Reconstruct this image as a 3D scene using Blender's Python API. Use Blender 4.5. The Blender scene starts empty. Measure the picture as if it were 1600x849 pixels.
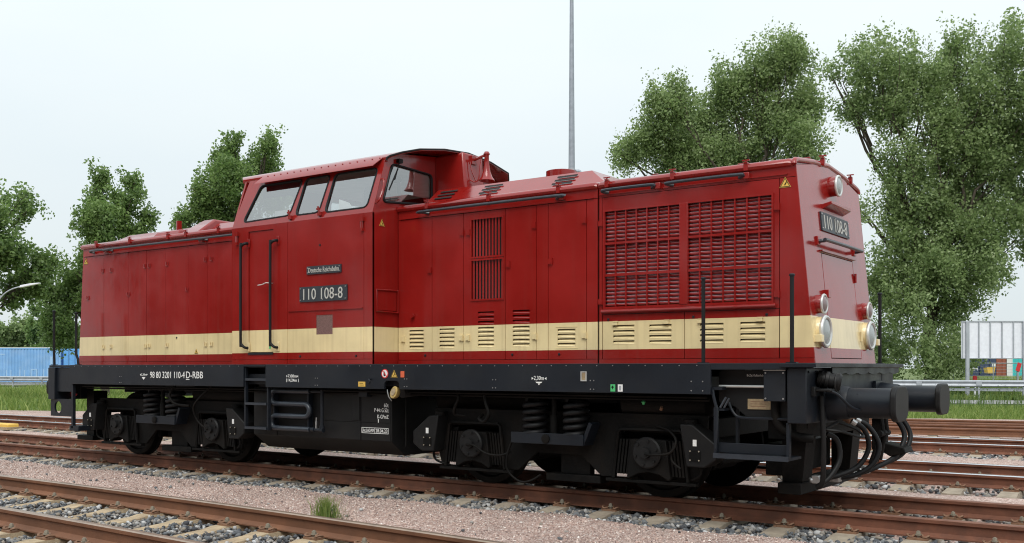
import bpy, bmesh, math, random
import numpy as np
from mathutils import Vector, Matrix
from mathutils.geometry import tessellate_polygon

scn = bpy.context.scene
col = scn.collection
R = math.radians
random.seed(7)
rng = np.random.default_rng(11)

# ------------------------------------------------------------------ camera
YAW = 0.61437
cam_d = bpy.data.cameras.new('camera')
cam = bpy.data.objects.new('camera', cam_d)
col.objects.link(cam)
cam.location = (9.5294, -10.5268, 1.3848)          # standing height, metres above rail top
cam.rotation_euler = (R(90), 0, YAW)
cam_d.sensor_width = 36.0
cam_d.lens = 35.405
cam_d.shift_y = 0.09383
cam_d.clip_start = 0.1
cam_d.clip_end = 3000
scn.camera = cam

# ------------------------------------------------------------------ sky and sun (overcast day)
SUN_EL, SUN_AZ = R(52), R(150)                      # azimuth measured from +Y towards +X
w = bpy.data.worlds.new('World')
scn.world = w
w.use_nodes = True
nt = w.node_tree
bg = nt.nodes['Background']
sky = nt.nodes.new('ShaderNodeTexSky')
sky.sky_type = 'NISHITA'
sky.sun_disc = False
sky.sun_elevation = SUN_EL
sky.sun_rotation = SUN_AZ
sky.air_density = 1.0
sky.dust_density = 2.0
tc = nt.nodes.new('ShaderNodeTexCoord')
mp = nt.nodes.new('ShaderNodeMapping')
mp.inputs['Scale'].default_value = (1.1, 1.1, 2.6)
no = nt.nodes.new('ShaderNodeTexNoise')
no.inputs['Scale'].default_value = 1.6
no.inputs['Detail'].default_value = 5
no.inputs['Roughness'].default_value = 0.5
rp = nt.nodes.new('ShaderNodeValToRGB')
rp.color_ramp.elements[0].position = 0.30
rp.color_ramp.elements[0].color = (5.0, 5.6, 5.9, 1)     # thinner, bluer cloud
rp.color_ramp.elements[1].position = 0.62
rp.color_ramp.elements[1].color = (5.5, 5.95, 6.05, 1)     # thick white cloud
mx = nt.nodes.new('ShaderNodeMix')
mx.data_type = 'RGBA'
mx.inputs[0].default_value = 0.93
nt.links.new(tc.outputs['Generated'], mp.inputs['Vector'])
nt.links.new(mp.outputs[0], no.inputs['Vector'])
nt.links.new(no.outputs[0], rp.inputs[0])
nt.links.new(sky.outputs[0], mx.inputs[6])
# an overcast sky is brighter overhead than at the horizon
sxyz = nt.nodes.new('ShaderNodeSeparateXYZ')
nt.links.new(tc.outputs['Generated'], sxyz.inputs[0])
zen = nt.nodes.new('ShaderNodeMapRange')
zen.inputs[1].default_value = 0.0; zen.inputs[2].default_value = 1.0
zen.inputs[3].default_value = 1.0; zen.inputs[4].default_value = 1.95
nt.links.new(sxyz.outputs['Z'], zen.inputs[0])
vsc = nt.nodes.new('ShaderNodeVectorMath'); vsc.operation = 'SCALE'
nt.links.new(rp.outputs[0], vsc.inputs[0]); nt.links.new(zen.outputs[0], vsc.inputs['Scale'])
nt.links.new(vsc.outputs[0], mx.inputs[7])
nt.links.new(mx.outputs[2], bg.inputs['Color'])
bg.inputs['Strength'].default_value = 0.1

sun_d = bpy.data.lights.new('sun', 'SUN')
sun_d.energy = 1.4
sun_d.angle = R(34)
sun_d.color = (1.0, 0.96, 0.9)
sun = bpy.data.objects.new('sun', sun_d)
col.objects.link(sun)
sun.rotation_euler = (R(90) - SUN_EL, 0, math.pi - SUN_AZ)
sun.location = (0, 0, 60)

scn.render.engine = 'CYCLES'
scn.cycles.filter_width = 1.1
scn.view_settings.view_transform = 'Standard'
scn.view_settings.look = 'None'
scn.view_settings.exposure = 0.46
scn.view_settings.gamma = 1.0

# ------------------------------------------------------------------ materials
def mat(name, base, rough=0.5, metal=0.0, var=0.0, vscale=6.0, bump=0.0, bscale=60.0, spec=0.5, dirt=None, dscale=1.5, damt=0.5, rvar=0.0):
    m = bpy.data.materials.new(name)
    m.use_nodes = True
    t = m.node_tree
    b = t.nodes['Principled BSDF']
    b.inputs['Base Color'].default_value = (*base, 1)
    b.inputs['Roughness'].default_value = rough
    b.inputs['Metallic'].default_value = metal
    b.inputs['Specular IOR Level'].default_value = spec
    ge = t.nodes.new('ShaderNodeNewGeometry')
    colour = None
    if var > 0:
        n = t.nodes.new('ShaderNodeTexNoise')
        n.inputs['Scale'].default_value = vscale
        n.inputs['Detail'].default_value = 6
        t.links.new(ge.outputs['Position'], n.inputs['Vector'])
        mr = t.nodes.new('ShaderNodeMapRange')
        mr.inputs[1].default_value = 0.3; mr.inputs[2].default_value = 0.7
        mr.inputs[3].default_value = 1 - var; mr.inputs[4].default_value = 1 + var
        t.links.new(n.outputs[0], mr.inputs[0])
        vm = t.nodes.new('ShaderNodeVectorMath'); vm.operation = 'SCALE'
        vm.inputs[0].default_value = base
        t.links.new(mr.outputs[0], vm.inputs['Scale'])
        colour = vm.outputs[0]
    if dirt is not None:
        n = t.nodes.new('ShaderNodeTexNoise')
        n.inputs['Scale'].default_value = dscale
        n.inputs['Detail'].default_value = 8
        n.inputs['Roughness'].default_value = 0.65
        t.links.new(ge.outputs['Position'], n.inputs['Vector'])
        mr = t.nodes.new('ShaderNodeMapRange')
        mr.inputs[1].default_value = 0.45; mr.inputs[2].default_value = 0.75
        mr.inputs[4].default_value = damt
        t.links.new(n.outputs[0], mr.inputs[0])
        x = t.nodes.new('ShaderNodeMix'); x.data_type = 'RGBA'
        t.links.new(mr.outputs[0], x.inputs[0])
        if colour is not None: t.links.new(colour, x.inputs[6])
        else: x.inputs[6].default_value = (*base, 1)
        x.inputs[7].default_value = (*dirt, 1)
        colour = x.outputs[2]
    if colour is not None: t.links.new(colour, b.inputs['Base Color'])
    if bump > 0:
        n = t.nodes.new('ShaderNodeTexNoise')
        n.inputs['Scale'].default_value = bscale
        n.inputs['Detail'].default_value = 4
        t.links.new(ge.outputs['Position'], n.inputs['Vector'])
        bn = t.nodes.new('ShaderNodeBump')
        bn.inputs['Strength'].default_value = bump
        bn.inputs['Distance'].default_value = 0.02
        t.links.new(n.outputs[0], bn.inputs['Height'])
        t.links.new(bn.outputs[0], b.inputs['Normal'])
    if rvar > 0:
        n = t.nodes.new('ShaderNodeTexNoise')
        n.inputs['Scale'].default_value = 2.3
        n.inputs['Detail'].default_value = 7
        t.links.new(ge.outputs['Position'], n.inputs['Vector'])
        mr = t.nodes.new('ShaderNodeMapRange')
        mr.inputs[1].default_value = 0.3; mr.inputs[2].default_value = 0.7
        mr.inputs[3].default_value = max(rough - rvar, 0.05); mr.inputs[4].default_value = rough + rvar
        t.links.new(n.outputs[0], mr.inputs[0])
        t.links.new(mr.outputs[0], b.inputs['Roughness'])
    return m

def livery():
    """Red locomotive paint with the cream band painted round the body between two heights."""
    m = bpy.data.materials.new('red_paint_with_cream_band')
    m.use_nodes = True
    t = m.node_tree
    b = t.nodes['Principled BSDF']
    b.inputs['Specular IOR Level'].default_value = 0.5
    b.inputs['Coat Weight'].default_value = 0.3
    b.inputs['Coat Roughness'].default_value = 0.08
    ge = t.nodes.new('ShaderNodeNewGeometry')
    sp = t.nodes.new('ShaderNodeSeparateXYZ')
    t.links.new(ge.outputs['Position'], sp.inputs[0])
    a = t.nodes.new('ShaderNodeMath'); a.operation = 'GREATER_THAN'; a.inputs[1].default_value = 1.580
    c = t.nodes.new('ShaderNodeMath'); c.operation = 'LESS_THAN'; c.inputs[1].default_value = 1.884
    t.links.new(sp.outputs['Z'], a.inputs[0]); t.links.new(sp.outputs['Z'], c.inputs[0])
    mul = t.nodes.new('ShaderNodeMath'); mul.operation = 'MULTIPLY'
    t.links.new(a.outputs[0], mul.inputs[0]); t.links.new(c.outputs[0], mul.inputs[1])
    n = t.nodes.new('ShaderNodeTexNoise')
    n.inputs['Scale'].default_value = 1.4; n.inputs['Detail'].default_value = 8; n.inputs['Roughness'].default_value = 0.6
    t.links.new(ge.outputs['Position'], n.inputs['Vector'])
    mr = t.nodes.new('ShaderNodeMapRange')
    mr.inputs[1].default_value = 0.3; mr.inputs[2].default_value = 0.7
    mr.inputs[3].default_value = 0.86; mr.inputs[4].default_value = 1.12
    t.links.new(n.outputs[0], mr.inputs[0])
    # faint vertical run-off streaks
    mpn = t.nodes.new('ShaderNodeMapping'); mpn.inputs['Scale'].default_value = (14, 14, 0.5)
    t.links.new(ge.outputs['Position'], mpn.inputs['Vector'])
    n2 = t.nodes.new('ShaderNodeTexNoise'); n2.inputs['Scale'].default_value = 1.0; n2.inputs['Detail'].default_value = 5
    t.links.new(mpn.outputs[0], n2.inputs['Vector'])
    mr2 = t.nodes.new('ShaderNodeMapRange')
    mr2.inputs[1].default_value = 0.5; mr2.inputs[2].default_value = 0.8; mr2.inputs[4].default_value = 0.20
    t.links.new(n2.outputs[0], mr2.inputs[0])
    x = t.nodes.new('ShaderNodeMix'); x.data_type = 'RGBA'
    x.inputs[6].default_value = (0.252, 0.0105, 0.0082, 1)
    x.inputs[7].default_value = (0.76, 0.62, 0.345, 1)
    t.links.new(mul.outputs[0], x.inputs[0])
    vm = t.nodes.new('ShaderNodeVectorMath'); vm.operation = 'SCALE'
    t.links.new(x.outputs[2], vm.inputs[0]); t.links.new(mr.outputs[0], vm.inputs['Scale'])
    x2 = t.nodes.new('ShaderNodeMix'); x2.data_type = 'RGBA'
    t.links.new(mr2.outputs[0], x2.inputs[0]); t.links.new(vm.outputs[0], x2.inputs[6])
    x2.inputs[7].default_value = (0.16, 0.05, 0.04, 1)
    t.links.new(x2.outputs[2], b.inputs['Base Color'])
    mr3 = t.nodes.new('ShaderNodeMapRange')
    mr3.inputs[1].default_value = 0.3; mr3.inputs[2].default_value = 0.7
    mr3.inputs[3].default_value = 0.10; mr3.inputs[4].default_value = 0.24
    t.links.new(n.outputs[0], mr3.inputs[0]); t.links.new(mr3.outputs[0], b.inputs['Roughness'])
    n3 = t.nodes.new('ShaderNodeTexNoise'); n3.inputs['Scale'].default_value = 2.2; n3.inputs['Detail'].default_value = 3
    t.links.new(ge.outputs['Position'], n3.inputs['Vector'])
    bn = t.nodes.new('ShaderNodeBump'); bn.inputs['Strength'].default_value = 0.38; bn.inputs['Distance'].default_value = 0.012
    t.links.new(n3.outputs[0], bn.inputs['Height']); t.links.new(bn.outputs[0], b.inputs['Normal'])
    return m

def island_ramp(name, stops, rough=0.85, bump=0.0, bscale=40, trans=0.0, vscale=None):
    """Colour picked at random for every loose piece (stone, blade, leaf)."""
    m = bpy.data.materials.new(name)
    m.use_nodes = True
    t = m.node_tree
    b = t.nodes['Principled BSDF']
    b.inputs['Roughness'].default_value = rough
    b.inputs['Specular IOR Level'].default_value = 0.3
    ge = t.nodes.new('ShaderNodeNewGeometry')
    r = t.nodes.new('ShaderNodeValToRGB')
    r.color_ramp.interpolation = 'LINEAR'
    while len(r.color_ramp.elements) < len(stops): r.color_ramp.elements.new(0.5)
    for e, (p, c) in zip(r.color_ramp.elements, stops):
        e.position = p; e.color = (*c, 1)
    if vscale:                                    # drifts of colour as well as piece by piece
        n = t.nodes.new('ShaderNodeTexNoise'); n.inputs['Scale'].default_value = vscale; n.inputs['Detail'].default_value = 3
        t.links.new(ge.outputs['Position'], n.inputs['Vector'])
        mm = t.nodes.new('ShaderNodeMix'); mm.data_type = 'FLOAT'; mm.inputs[0].default_value = 0.5
        t.links.new(ge.outputs['Random Per Island'], mm.inputs[2]); t.links.new(n.outputs[0], mm.inputs[3])
        t.links.new(mm.outputs[0], r.inputs[0])
    else:
        t.links.new(ge.outputs['Random Per Island'], r.inputs[0])
    t.links.new(r.outputs[0], b.inputs['Base Color'])
    if bump > 0:
        n = t.nodes.new('ShaderNodeTexNoise'); n.inputs['Scale'].default_value = bscale
        t.links.new(ge.outputs['Position'], n.inputs['Vector'])
        bn = t.nodes.new('ShaderNodeBump'); bn.inputs['Strength'].default_value = bump; bn.inputs['Distance'].default_value = 0.01
        t.links.new(n.outputs[0], bn.inputs['Height']); t.links.new(bn.outputs[0], b.inputs['Normal'])
    if trans > 0:
        out = t.nodes['Material Output']
        tr = t.nodes.new('ShaderNodeBsdfTranslucent')
        hs = t.nodes.new('ShaderNodeHueSaturation'); hs.inputs['Value'].default_value = 1.5; hs.inputs['Saturation'].default_value = 1.1
        t.links.new(r.outputs[0], hs.inputs['Color']); t.links.new(hs.outputs[0], tr.inputs['Color'])
        ms = t.nodes.new('ShaderNodeMixShader'); ms.inputs[0].default_value = trans
        t.links.new(b.outputs[0], ms.inputs[1]); t.links.new(tr.outputs[0], ms.inputs[2])
        t.links.new(ms.outputs[0], out.inputs['Surface'])
    return m

def gravel_mat():
    m = bpy.data.materials.new('pink_gravel')
    m.use_nodes = True
    t = m.node_tree
    b = t.nodes['Principled BSDF']
    b.inputs['Roughness'].default_value = 0.95
    b.inputs['Specular IOR Level'].default_value = 0.2
    ge = t.nodes.new('ShaderNodeNewGeometry')
    v = t.nodes.new('ShaderNodeTexVoronoi'); v.inputs['Scale'].default_value = 62
    t.links.new(ge.outputs['Position'], v.inputs['Vector'])
    sp = t.nodes.new('ShaderNodeSeparateColor'); t.links.new(v.outputs['Color'], sp.inputs[0])
    r = t.nodes.new('ShaderNodeValToRGB')
    st = [(0.0, (0.17, 0.115, 0.10)), (0.25, (0.36, 0.245, 0.21)), (0.6, (0.48, 0.345, 0.30)), (0.85, (0.56, 0.44, 0.385)), (1.0, (0.70, 0.62, 0.57))]
    while len(r.color_ramp.elements) < len(st): r.color_ramp.elements.new(0.5)
    for e, (p, c) in zip(r.color_ramp.elements, st): e.position = p; e.color = (*c, 1)
    t.links.new(sp.outputs[0], r.inputs[0])
    n = t.nodes.new('ShaderNodeTexNoise'); n.inputs['Scale'].default_value = 0.9; n.inputs['Detail'].default_value = 6
    t.links.new(ge.outputs['Position'], n.inputs['Vector'])
    mr = t.nodes.new('ShaderNodeMapRange'); mr.inputs[1].default_value = 0.3; mr.inputs[2].default_value = 0.7; mr.inputs[3].default_value = 0.74; mr.inputs[4].default_value = 1.14
    t.links.new(n.outputs[0], mr.inputs[0])
    vm = t.nodes.new('ShaderNodeVectorMath'); vm.operation = 'SCALE'
    t.links.new(r.outputs[0], vm.inputs[0]); t.links.new(mr.outputs[0], vm.inputs['Scale'])
    t.links.new(vm.outputs[0], b.inputs['Base Color'])
    bn = t.nodes.new('ShaderNodeBump'); bn.inputs['Strength'].default_value = 0.9; bn.inputs['Distance'].default_value = 0.012
    bn.invert = True
    t.links.new(v.outputs['Distance'], bn.inputs['Height']); t.links.new(bn.outputs[0], b.inputs['Normal'])
    return m

def glass_mat():
    m = bpy.data.materials.new('cab_window_glass')
    m.use_nodes = True
    t = m.node_tree
    t.nodes.remove(t.nodes['Principled BSDF'])
    out = t.nodes['Material Output']
    tr = t.nodes.new('ShaderNodeBsdfTransparent'); tr.inputs[0].default_value = (0.80, 0.85, 0.85, 1)
    gl = t.nodes.new('ShaderNodeBsdfGlossy'); gl.inputs['Roughness'].default_value = 0.02
    ge = t.nodes.new('ShaderNodeNewGeometry')
    dt = t.nodes.new('ShaderNodeVectorMath'); dt.operation = 'DOT_PRODUCT'
    t.links.new(ge.outputs['Incoming'], dt.inputs[0]); t.links.new(ge.outputs['Normal'], dt.inputs[1])
    ab = t.nodes.new('ShaderNodeMath'); ab.operation = 'ABSOLUTE'; t.links.new(dt.outputs['Value'], ab.inputs[0])
    om = t.nodes.new('ShaderNodeMath'); om.operation = 'SUBTRACT'; om.inputs[0].default_value = 1.0; t.links.new(ab.outputs[0], om.inputs[1])
    pw = t.nodes.new('ShaderNodeMath'); pw.operation = 'POWER'; pw.inputs[1].default_value = 4.0; t.links.new(om.outputs[0], pw.inputs[0])
    fr = t.nodes.new('ShaderNodeMapRange'); fr.inputs[3].default_value = 0.40; fr.inputs[4].default_value = 1.0   # double-glazed reflectance
    t.links.new(pw.outputs[0], fr.inputs[0])
    mx_ = t.nodes.new('ShaderNodeMixShader')
    t.links.new(fr.outputs[0], mx_.inputs[0]); t.links.new(tr.outputs[0], mx_.inputs[1]); t.links.new(gl.outputs[0], mx_.inputs[2])
    t.links.new(mx_.outputs[0], out.inputs['Surface'])
    return m

M = {}
M['livery'] = livery()
M['interior'] = mat('cab_interior', (0.62, 0.61, 0.57), 0.7, var=0.1)
M['void'] = mat('dark_engine_room', (0.012, 0.011, 0.011), 0.8)  # near-black so that slots and gaps in the hoods look unlit
M['black'] = mat('black_frame_paint', (0.0095, 0.0125, 0.018), 0.42, spec=0.3, var=0.15, vscale=3, dirt=(0.022, 0.022, 0.022), dscale=2.2, damt=0.4, bump=0.06, bscale=20, rvar=0.12)
M['bogie'] = mat('grimy_black_bogie', (0.0042, 0.0040, 0.0038), 0.62, spec=0.15, var=0.3, vscale=5, dirt=(0.018, 0.0135, 0.0105), dscale=3.0, damt=0.6, bump=0.15, bscale=45)
M['tank'] = mat('dusty_black_tank', (0.0095, 0.0095, 0.010), 0.5, spec=0.25, var=0.2, vscale=2, dirt=(0.022, 0.020, 0.018), dscale=1.7, damt=0.5, bump=0.05, bscale=15)
M['rubber'] = mat('black_rubber', (0.006, 0.006, 0.007), 0.55, spec=0.3, var=0.2)
M['pipe'] = mat('blue_black_pipe', (0.028, 0.034, 0.044), 0.3, var=0.15, vscale=8)
M['steel'] = mat('worn_steel', (0.42, 0.42, 0.42), 0.38, metal=0.85, var=0.2, vscale=12)
M['tread'] = mat('wheel_tread_steel', (0.16, 0.14, 0.12), 0.45, metal=0.7, var=0.3)
M['brass'] = mat('worn_brass', (0.62, 0.42, 0.14), 0.35, metal=0.75, var=0.25, vscale=25, dirt=(0.25, 0.17, 0.07), dscale=14, damt=0.6)
M['plate_brass'] = mat('dull_bronze_plate', (0.36, 0.27, 0.16), 0.5, metal=0.3, var=0.2, vscale=30)
M['chrome'] = mat('lamp_ring_aluminium', (0.62, 0.62, 0.60), 0.38, metal=0.6, var=0.1)
M['slatglint'] = mat('pale_slat_highlight', (0.72, 0.66, 0.72), 0.25, metal=0.5, var=0.45, vscale=18)  # pale colour stands in for the sky highlight along each slat
M['lens'] = mat('lamp_glass', (0.33, 0.36, 0.36), 0.08, var=0.1, bump=0.2, bscale=60)
M['red_lens'] = mat('dull_lamp_glass', (0.22, 0.17, 0.17), 0.1, var=0.15)
M['letter'] = mat('white_lettering', (0.78, 0.78, 0.76), 0.6)
M['cast'] = mat('cast_aluminium_lettering', (0.52, 0.51, 0.47), 0.5, metal=0.2)
M['plate'] = mat('cast_plate_black', (0.026, 0.032, 0.040), 0.45, var=0.15)
M['mesh'] = mat('brown_wire_mesh', (0.16, 0.085, 0.075), 0.6, var=0.35, vscale=90)
M['yellow'] = mat('yellow_sticker', (0.72, 0.46, 0.09), 0.5)
M['orange'] = mat('orange_label', (0.62, 0.12, 0.05), 0.5)
M['green'] = mat('green_label', (0.07, 0.45, 0.16), 0.5)
M['white'] = mat('white_label', (0.75, 0.75, 0.74), 0.5)
M['signred'] = mat('red_sign_paint', (0.62, 0.03, 0.03), 0.5)
M['rust'] = mat('rusty_rail', (0.165, 0.062, 0.034), 0.75, var=0.25, vscale=4, dirt=(0.075, 0.035, 0.024), dscale=7, damt=0.7, bump=0.2, bscale=80)
M['rustfg'] = mat('brown_rail_side', (0.18, 0.077, 0.038), 0.7, var=0.2, vscale=3, dirt=(0.11, 0.048, 0.026), dscale=5, damt=0.6, bump=0.15, bscale=80)
M['railtop'] = mat('polished_rail_top', (0.55, 0.56, 0.58), 0.22, metal=0.9, var=0.1)
M['railtopfg'] = mat('lightly_rusted_rail_top', (0.36, 0.27, 0.21), 0.32, metal=0.6, var=0.15)
M['railtoprust'] = mat('rusty_rail_top', (0.19, 0.088, 0.058), 0.6, metal=0.2, var=0.2)
M['clip'] = mat('rusted_spring_clip', (0.20, 0.105, 0.06), 0.7, var=0.3, vscale=30)
M['bolt'] = mat('dusty_bolt', (0.25, 0.22, 0.17), 0.7, var=0.2, vscale=30)
M['sleeper'] = mat('weathered_concrete_sleeper', (0.33, 0.275, 0.21), 0.9, var=0.2, vscale=9, dirt=(0.17, 0.13, 0.095), dscale=4, damt=0.6, bump=0.4, bscale=120)
M['sleeperfg'] = mat('tan_concrete_sleeper', (0.41, 0.315, 0.20), 0.9, var=0.2, vscale=9, dirt=(0.19, 0.13, 0.085), dscale=3.5, damt=0.75, bump=0.4, bscale=120)
M['stone'] = island_ramp('grey_ballast', [(0.0, (0.05, 0.05, 0.055)), (0.28, (0.11, 0.118, 0.128)), (0.5, (0.17, 0.175, 0.18)), (0.68, (0.25, 0.215, 0.175)), (0.85, (0.31, 0.29, 0.27)), (1.0, (0.50, 0.50, 0.50))], 0.85, 0.3, 60)
M['chip'] = island_ramp('pink_gravel_chips', [(0.0, (0.15, 0.11, 0.10)), (0.25, (0.38, 0.26, 0.22)), (0.6, (0.52, 0.375, 0.32)), (0.9, (0.66, 0.54, 0.48)), (1.0, (0.78, 0.74, 0.70))], 0.9)
M['gravel'] = gravel_mat()
M['grass'] = island_ramp('meadow_grass', [(0.0, (0.075, 0.12, 0.028)), (0.5, (0.17, 0.24, 0.06)), (0.8, (0.29, 0.33, 0.11)), (1.0, (0.46, 0.43, 0.24))], 0.7, trans=0.3, vscale=0.35)
M['weed'] = island_ramp('tall_weeds', [(0.0, (0.045, 0.085, 0.02)), (0.6, (0.10, 0.16, 0.05)), (0.9, (0.22, 0.25, 0.12)), (1.0, (0.5, 0.5, 0.38))], 0.7, trans=0.3, vscale=0.4)
M['turf'] = mat('grassy_ground', (0.10, 0.145, 0.035), 0.95, var=0.35, vscale=0.6, dirt=(0.22, 0.19, 0.11), dscale=0.25, damt=0.5, bump=0.5, bscale=8)
M['road'] = mat('grey_road_asphalt', (0.27, 0.265, 0.26), 0.9, var=0.12, vscale=1.2)
M['bark'] = mat('grey_brown_bark', (0.075, 0.06, 0.045), 0.95, var=0.3, vscale=5, bump=0.7, bscale=9)
M['leaf'] = island_ramp('poplar_leaves', [(0.0, (0.030, 0.055, 0.020)), (0.30, (0.145, 0.205, 0.082)), (0.64, (0.275, 0.355, 0.155)), (1.0, (0.52, 0.58, 0.36))], 0.4, trans=0.42, vscale=0.5)
M['leafdark'] = island_ramp('dark_tree_leaves', [(0.0, (0.034, 0.065, 0.022)), (0.4, (0.135, 0.21, 0.072)), (0.8, (0.25, 0.34, 0.125)), (1.0, (0.44, 0.52, 0.27))], 0.4, trans=0.42, vscale=0.5)
M['conifer'] = island_ramp('dark_conifer_needles', [(0.0, (0.008, 0.013, 0.007)), (0.6, (0.018, 0.028, 0.013)), (1.0, (0.035, 0.048, 0.022))], 0.7, vscale=0.3)
M['galv'] = mat('galvanised_steel', (0.40, 0.42, 0.45), 0.5, metal=0.35, var=0.12, vscale=3)
M['mast'] = mat('grey_mast_steel', (0.30, 0.33, 0.37), 0.5, metal=0.3, var=0.15, vscale=5)
M['signback'] = mat('sign_back_aluminium', (0.80, 0.81, 0.86), 0.5, metal=0.0, var=0.05)
M['cont_blue'] = mat('faded_blue_container', (0.20, 0.40, 0.72), 0.6, var=0.12, vscale=1.2, dirt=(0.36, 0.50, 0.72), dscale=1.0, damt=0.5)
M['cont_blue2'] = mat('bright_blue_container', (0.13, 0.36, 0.76), 0.6, var=0.1)
M['cont_print'] = mat('faded_container_print', (0.34, 0.52, 0.78), 0.7)
M['cont_navy'] = mat('navy_container', (0.045, 0.065, 0.12), 0.6, var=0.1)
M['cont_brown'] = mat('rust_brown_container', (0.27, 0.085, 0.05), 0.6, var=0.1)
M['cont_white'] = mat('white_container', (0.68, 0.68, 0.67), 0.6, var=0.05)
M['cont_teal'] = mat('teal_container', (0.05, 0.45, 0.45), 0.6, var=0.05)
M['glass'] = glass_mat()
M['darkcloth'] = mat('dark_seat_cloth', (0.02, 0.02, 0.022), 0.8)
M['paper'] = mat('white_paper', (0.8, 0.8, 0.78), 0.8)

# ------------------------------------------------------------------ mesh helpers
class MB:
    def __init__(s): s.v = []; s.f = []; s.m = []
    def add(s, vs, fs, mi=0):
        o = len(s.v); s.v += [tuple(p) for p in vs]; s.f += [tuple(o + i for i in f) for f in fs]; s.m += [mi] * len(fs); return s
    def box(s, x0, x1, y0, y1, z0, z1, mi=0):
        return s.add([(x0,y0,z0),(x1,y0,z0),(x1,y1,z0),(x0,y1,z0),(x0,y0,z1),(x1,y0,z1),(x1,y1,z1),(x0,y1,z1)],
                     [(0,3,2,1),(4,5,6,7),(0,1,5,4),(1,2,6,5),(2,3,7,6),(3,0,4,7)], mi)
    def hexa(s, p, mi=0):          # 8 points, bottom ring then top ring
        return s.add(p, [(0,3,2,1),(4,5,6,7),(0,1,5,4),(1,2,6,5),(2,3,7,6),(3,0,4,7)], mi)
    def cyl(s, a, b, r, n=12, r2=None, mi=0, caps=True):
        a = Vector(a); b = Vector(b); d = (b - a).normalized()
        u = d.orthogonal().normalized(); w_ = d.cross(u); r2 = r if r2 is None else r2
        vs = []
        for c, rr in ((a, r), (b, r2)):
            for i in range(n):
                t = 2 * math.pi * i / n; vs.append(c + (u * math.cos(t) + w_ * math.sin(t)) * rr)
        fs = [(i, (i+1) % n, n + (i+1) % n, n + i) for i in range(n)]
        if caps: fs += [tuple(range(n))[::-1], tuple(range(n, 2*n))]
        return s.add(vs, fs, mi)
    def tube(s, pts, r, n=8, mi=0, closed=False, rr=None):
        pts = [Vector(p) for p in pts]; k = len(pts); vs = []; u = None
        for i, p in enumerate(pts):
            if closed: d = (pts[(i+1) % k] - pts[i-1]).normalized()
            else: d = (pts[min(i+1, k-1)] - pts[max(i-1, 0)]).normalized()
            if u is None: u = d.orthogonal().normalized()
            u = (u - d * u.dot(d)); u = u.normalized() if u.length > 1e-6 else d.orthogonal().normalized()
            w_ = d.cross(u); q = r if rr is None else rr[i]
            for j in range(n):
                t = 2 * math.pi * j / n; vs.append(p + (u * math.cos(t) + w_ * math.sin(t)) * q)
        fs = []
        for i in range(k if closed else k - 1):
            a = i * n; b = ((i + 1) % k) * n
            for j in range(n): fs.append((a + j, a + (j+1) % n, b + (j+1) % n, b + j))
        if not closed: fs += [tuple(range(n))[::-1], tuple((k-1) * n + j for j in range(n))]
        return s.add(vs, fs, mi)
    def prism(s, poly, f0, f1, mi=0):   # poly of 2d points; f0/f1 map (a,b) to the two 3d faces
        n = len(poly)
        return s.add([f0(*p) for p in poly] + [f1(*p) for p in poly],
                     [tuple(range(n)), tuple(range(2*n - 1, n - 1, -1))] + [(i, n + i, n + (i+1) % n, (i+1) % n) for i in range(n)], mi)
    def plate(s, outer, holes, f, th, mi=0):   # sheet with real holes; f(a,b,d) maps to 3d, d = depth into the sheet
        loops = [outer] + list(holes)
        flat = [p for l in loops for p in l]
        tris = tessellate_polygon([[Vector((p[0], p[1], 0)) for p in l] for l in loops])
        n = len(flat)
        vs = [f(a, b, 0.0) for a, b in flat] + [f(a, b, th) for a, b in flat]
        fs = [tuple(t) for t in tris] + [tuple(n + i for i in t[::-1]) for t in tris]
        o = 0
        for l in loops:
            k = len(l)
            fs += [(o + i, o + (i+1) % k, n + o + (i+1) % k, n + o + i) for i in range(k)]
            o += k
        return s.add(vs, fs, mi)
    def lathe(s, prof, c, ax, n=24, mi=0):   # prof: list of (along, radius)
        c = Vector(c); ax = Vector(ax).normalized(); u = ax.orthogonal().normalized(); w_ = ax.cross(u); vs = []
        for a, r in prof:
            for j in range(n):
                t = 2 * math.pi * j / n; vs.append(c + ax * a + (u * math.cos(t) + w_ * math.sin(t)) * r)
        fs = []
        for i in range(len(prof) - 1):
            for j in range(n): fs.append((i*n + j, i*n + (j+1) % n, (i+1)*n + (j+1) % n, (i+1)*n + j))
        fs += [tuple(range(n))[::-1], tuple((len(prof)-1) * n + j for j in range(n))]
        return s.add(vs, fs, mi)
    def mesh(s, name, mats, smooth=35):
        me = bpy.data.meshes.new(name)
        me.from_pydata(s.v, [], s.f)
        for mm in (mats if isinstance(mats, (list, tuple)) else [mats]): me.materials.append(mm)
        if max(s.m, default=0) > 0: me.polygons.foreach_set('material_index', s.m)
        bm = bmesh.new(); bm.from_mesh(me); bmesh.ops.recalc_face_normals(bm, faces=bm.faces); bm.to_mesh(me); bm.free()
        if smooth:
            me.polygons.foreach_set('use_smooth', [True] * len(me.polygons))
            me.set_sharp_from_angle(angle=R(smooth))
        return me

def link(name, data, parent=None, loc=None, label=None, cat=None, group=None, kind=None):
    o = bpy.data.objects.new(name, data)
    col.objects.link(o)
    if parent is not None: o.parent = parent
    if loc is not None: o.location = loc
    if label: o['label'] = label
    if cat: o['category'] = cat
    if group: o['group'] = group
    if kind: o['kind'] = kind
    return o

def build(name, mb, mats, parent=None, smooth=35, bevel=0, **kw):
    o = link(name, mb.mesh(name, mats, smooth), parent, **kw)
    if bevel:
        b = o.modifiers.new('bevel', 'BEVEL'); b.width = bevel; b.segments = 2; b.limit_method = 'ANGLE'; b.angle_limit = R(40)
    return o

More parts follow.
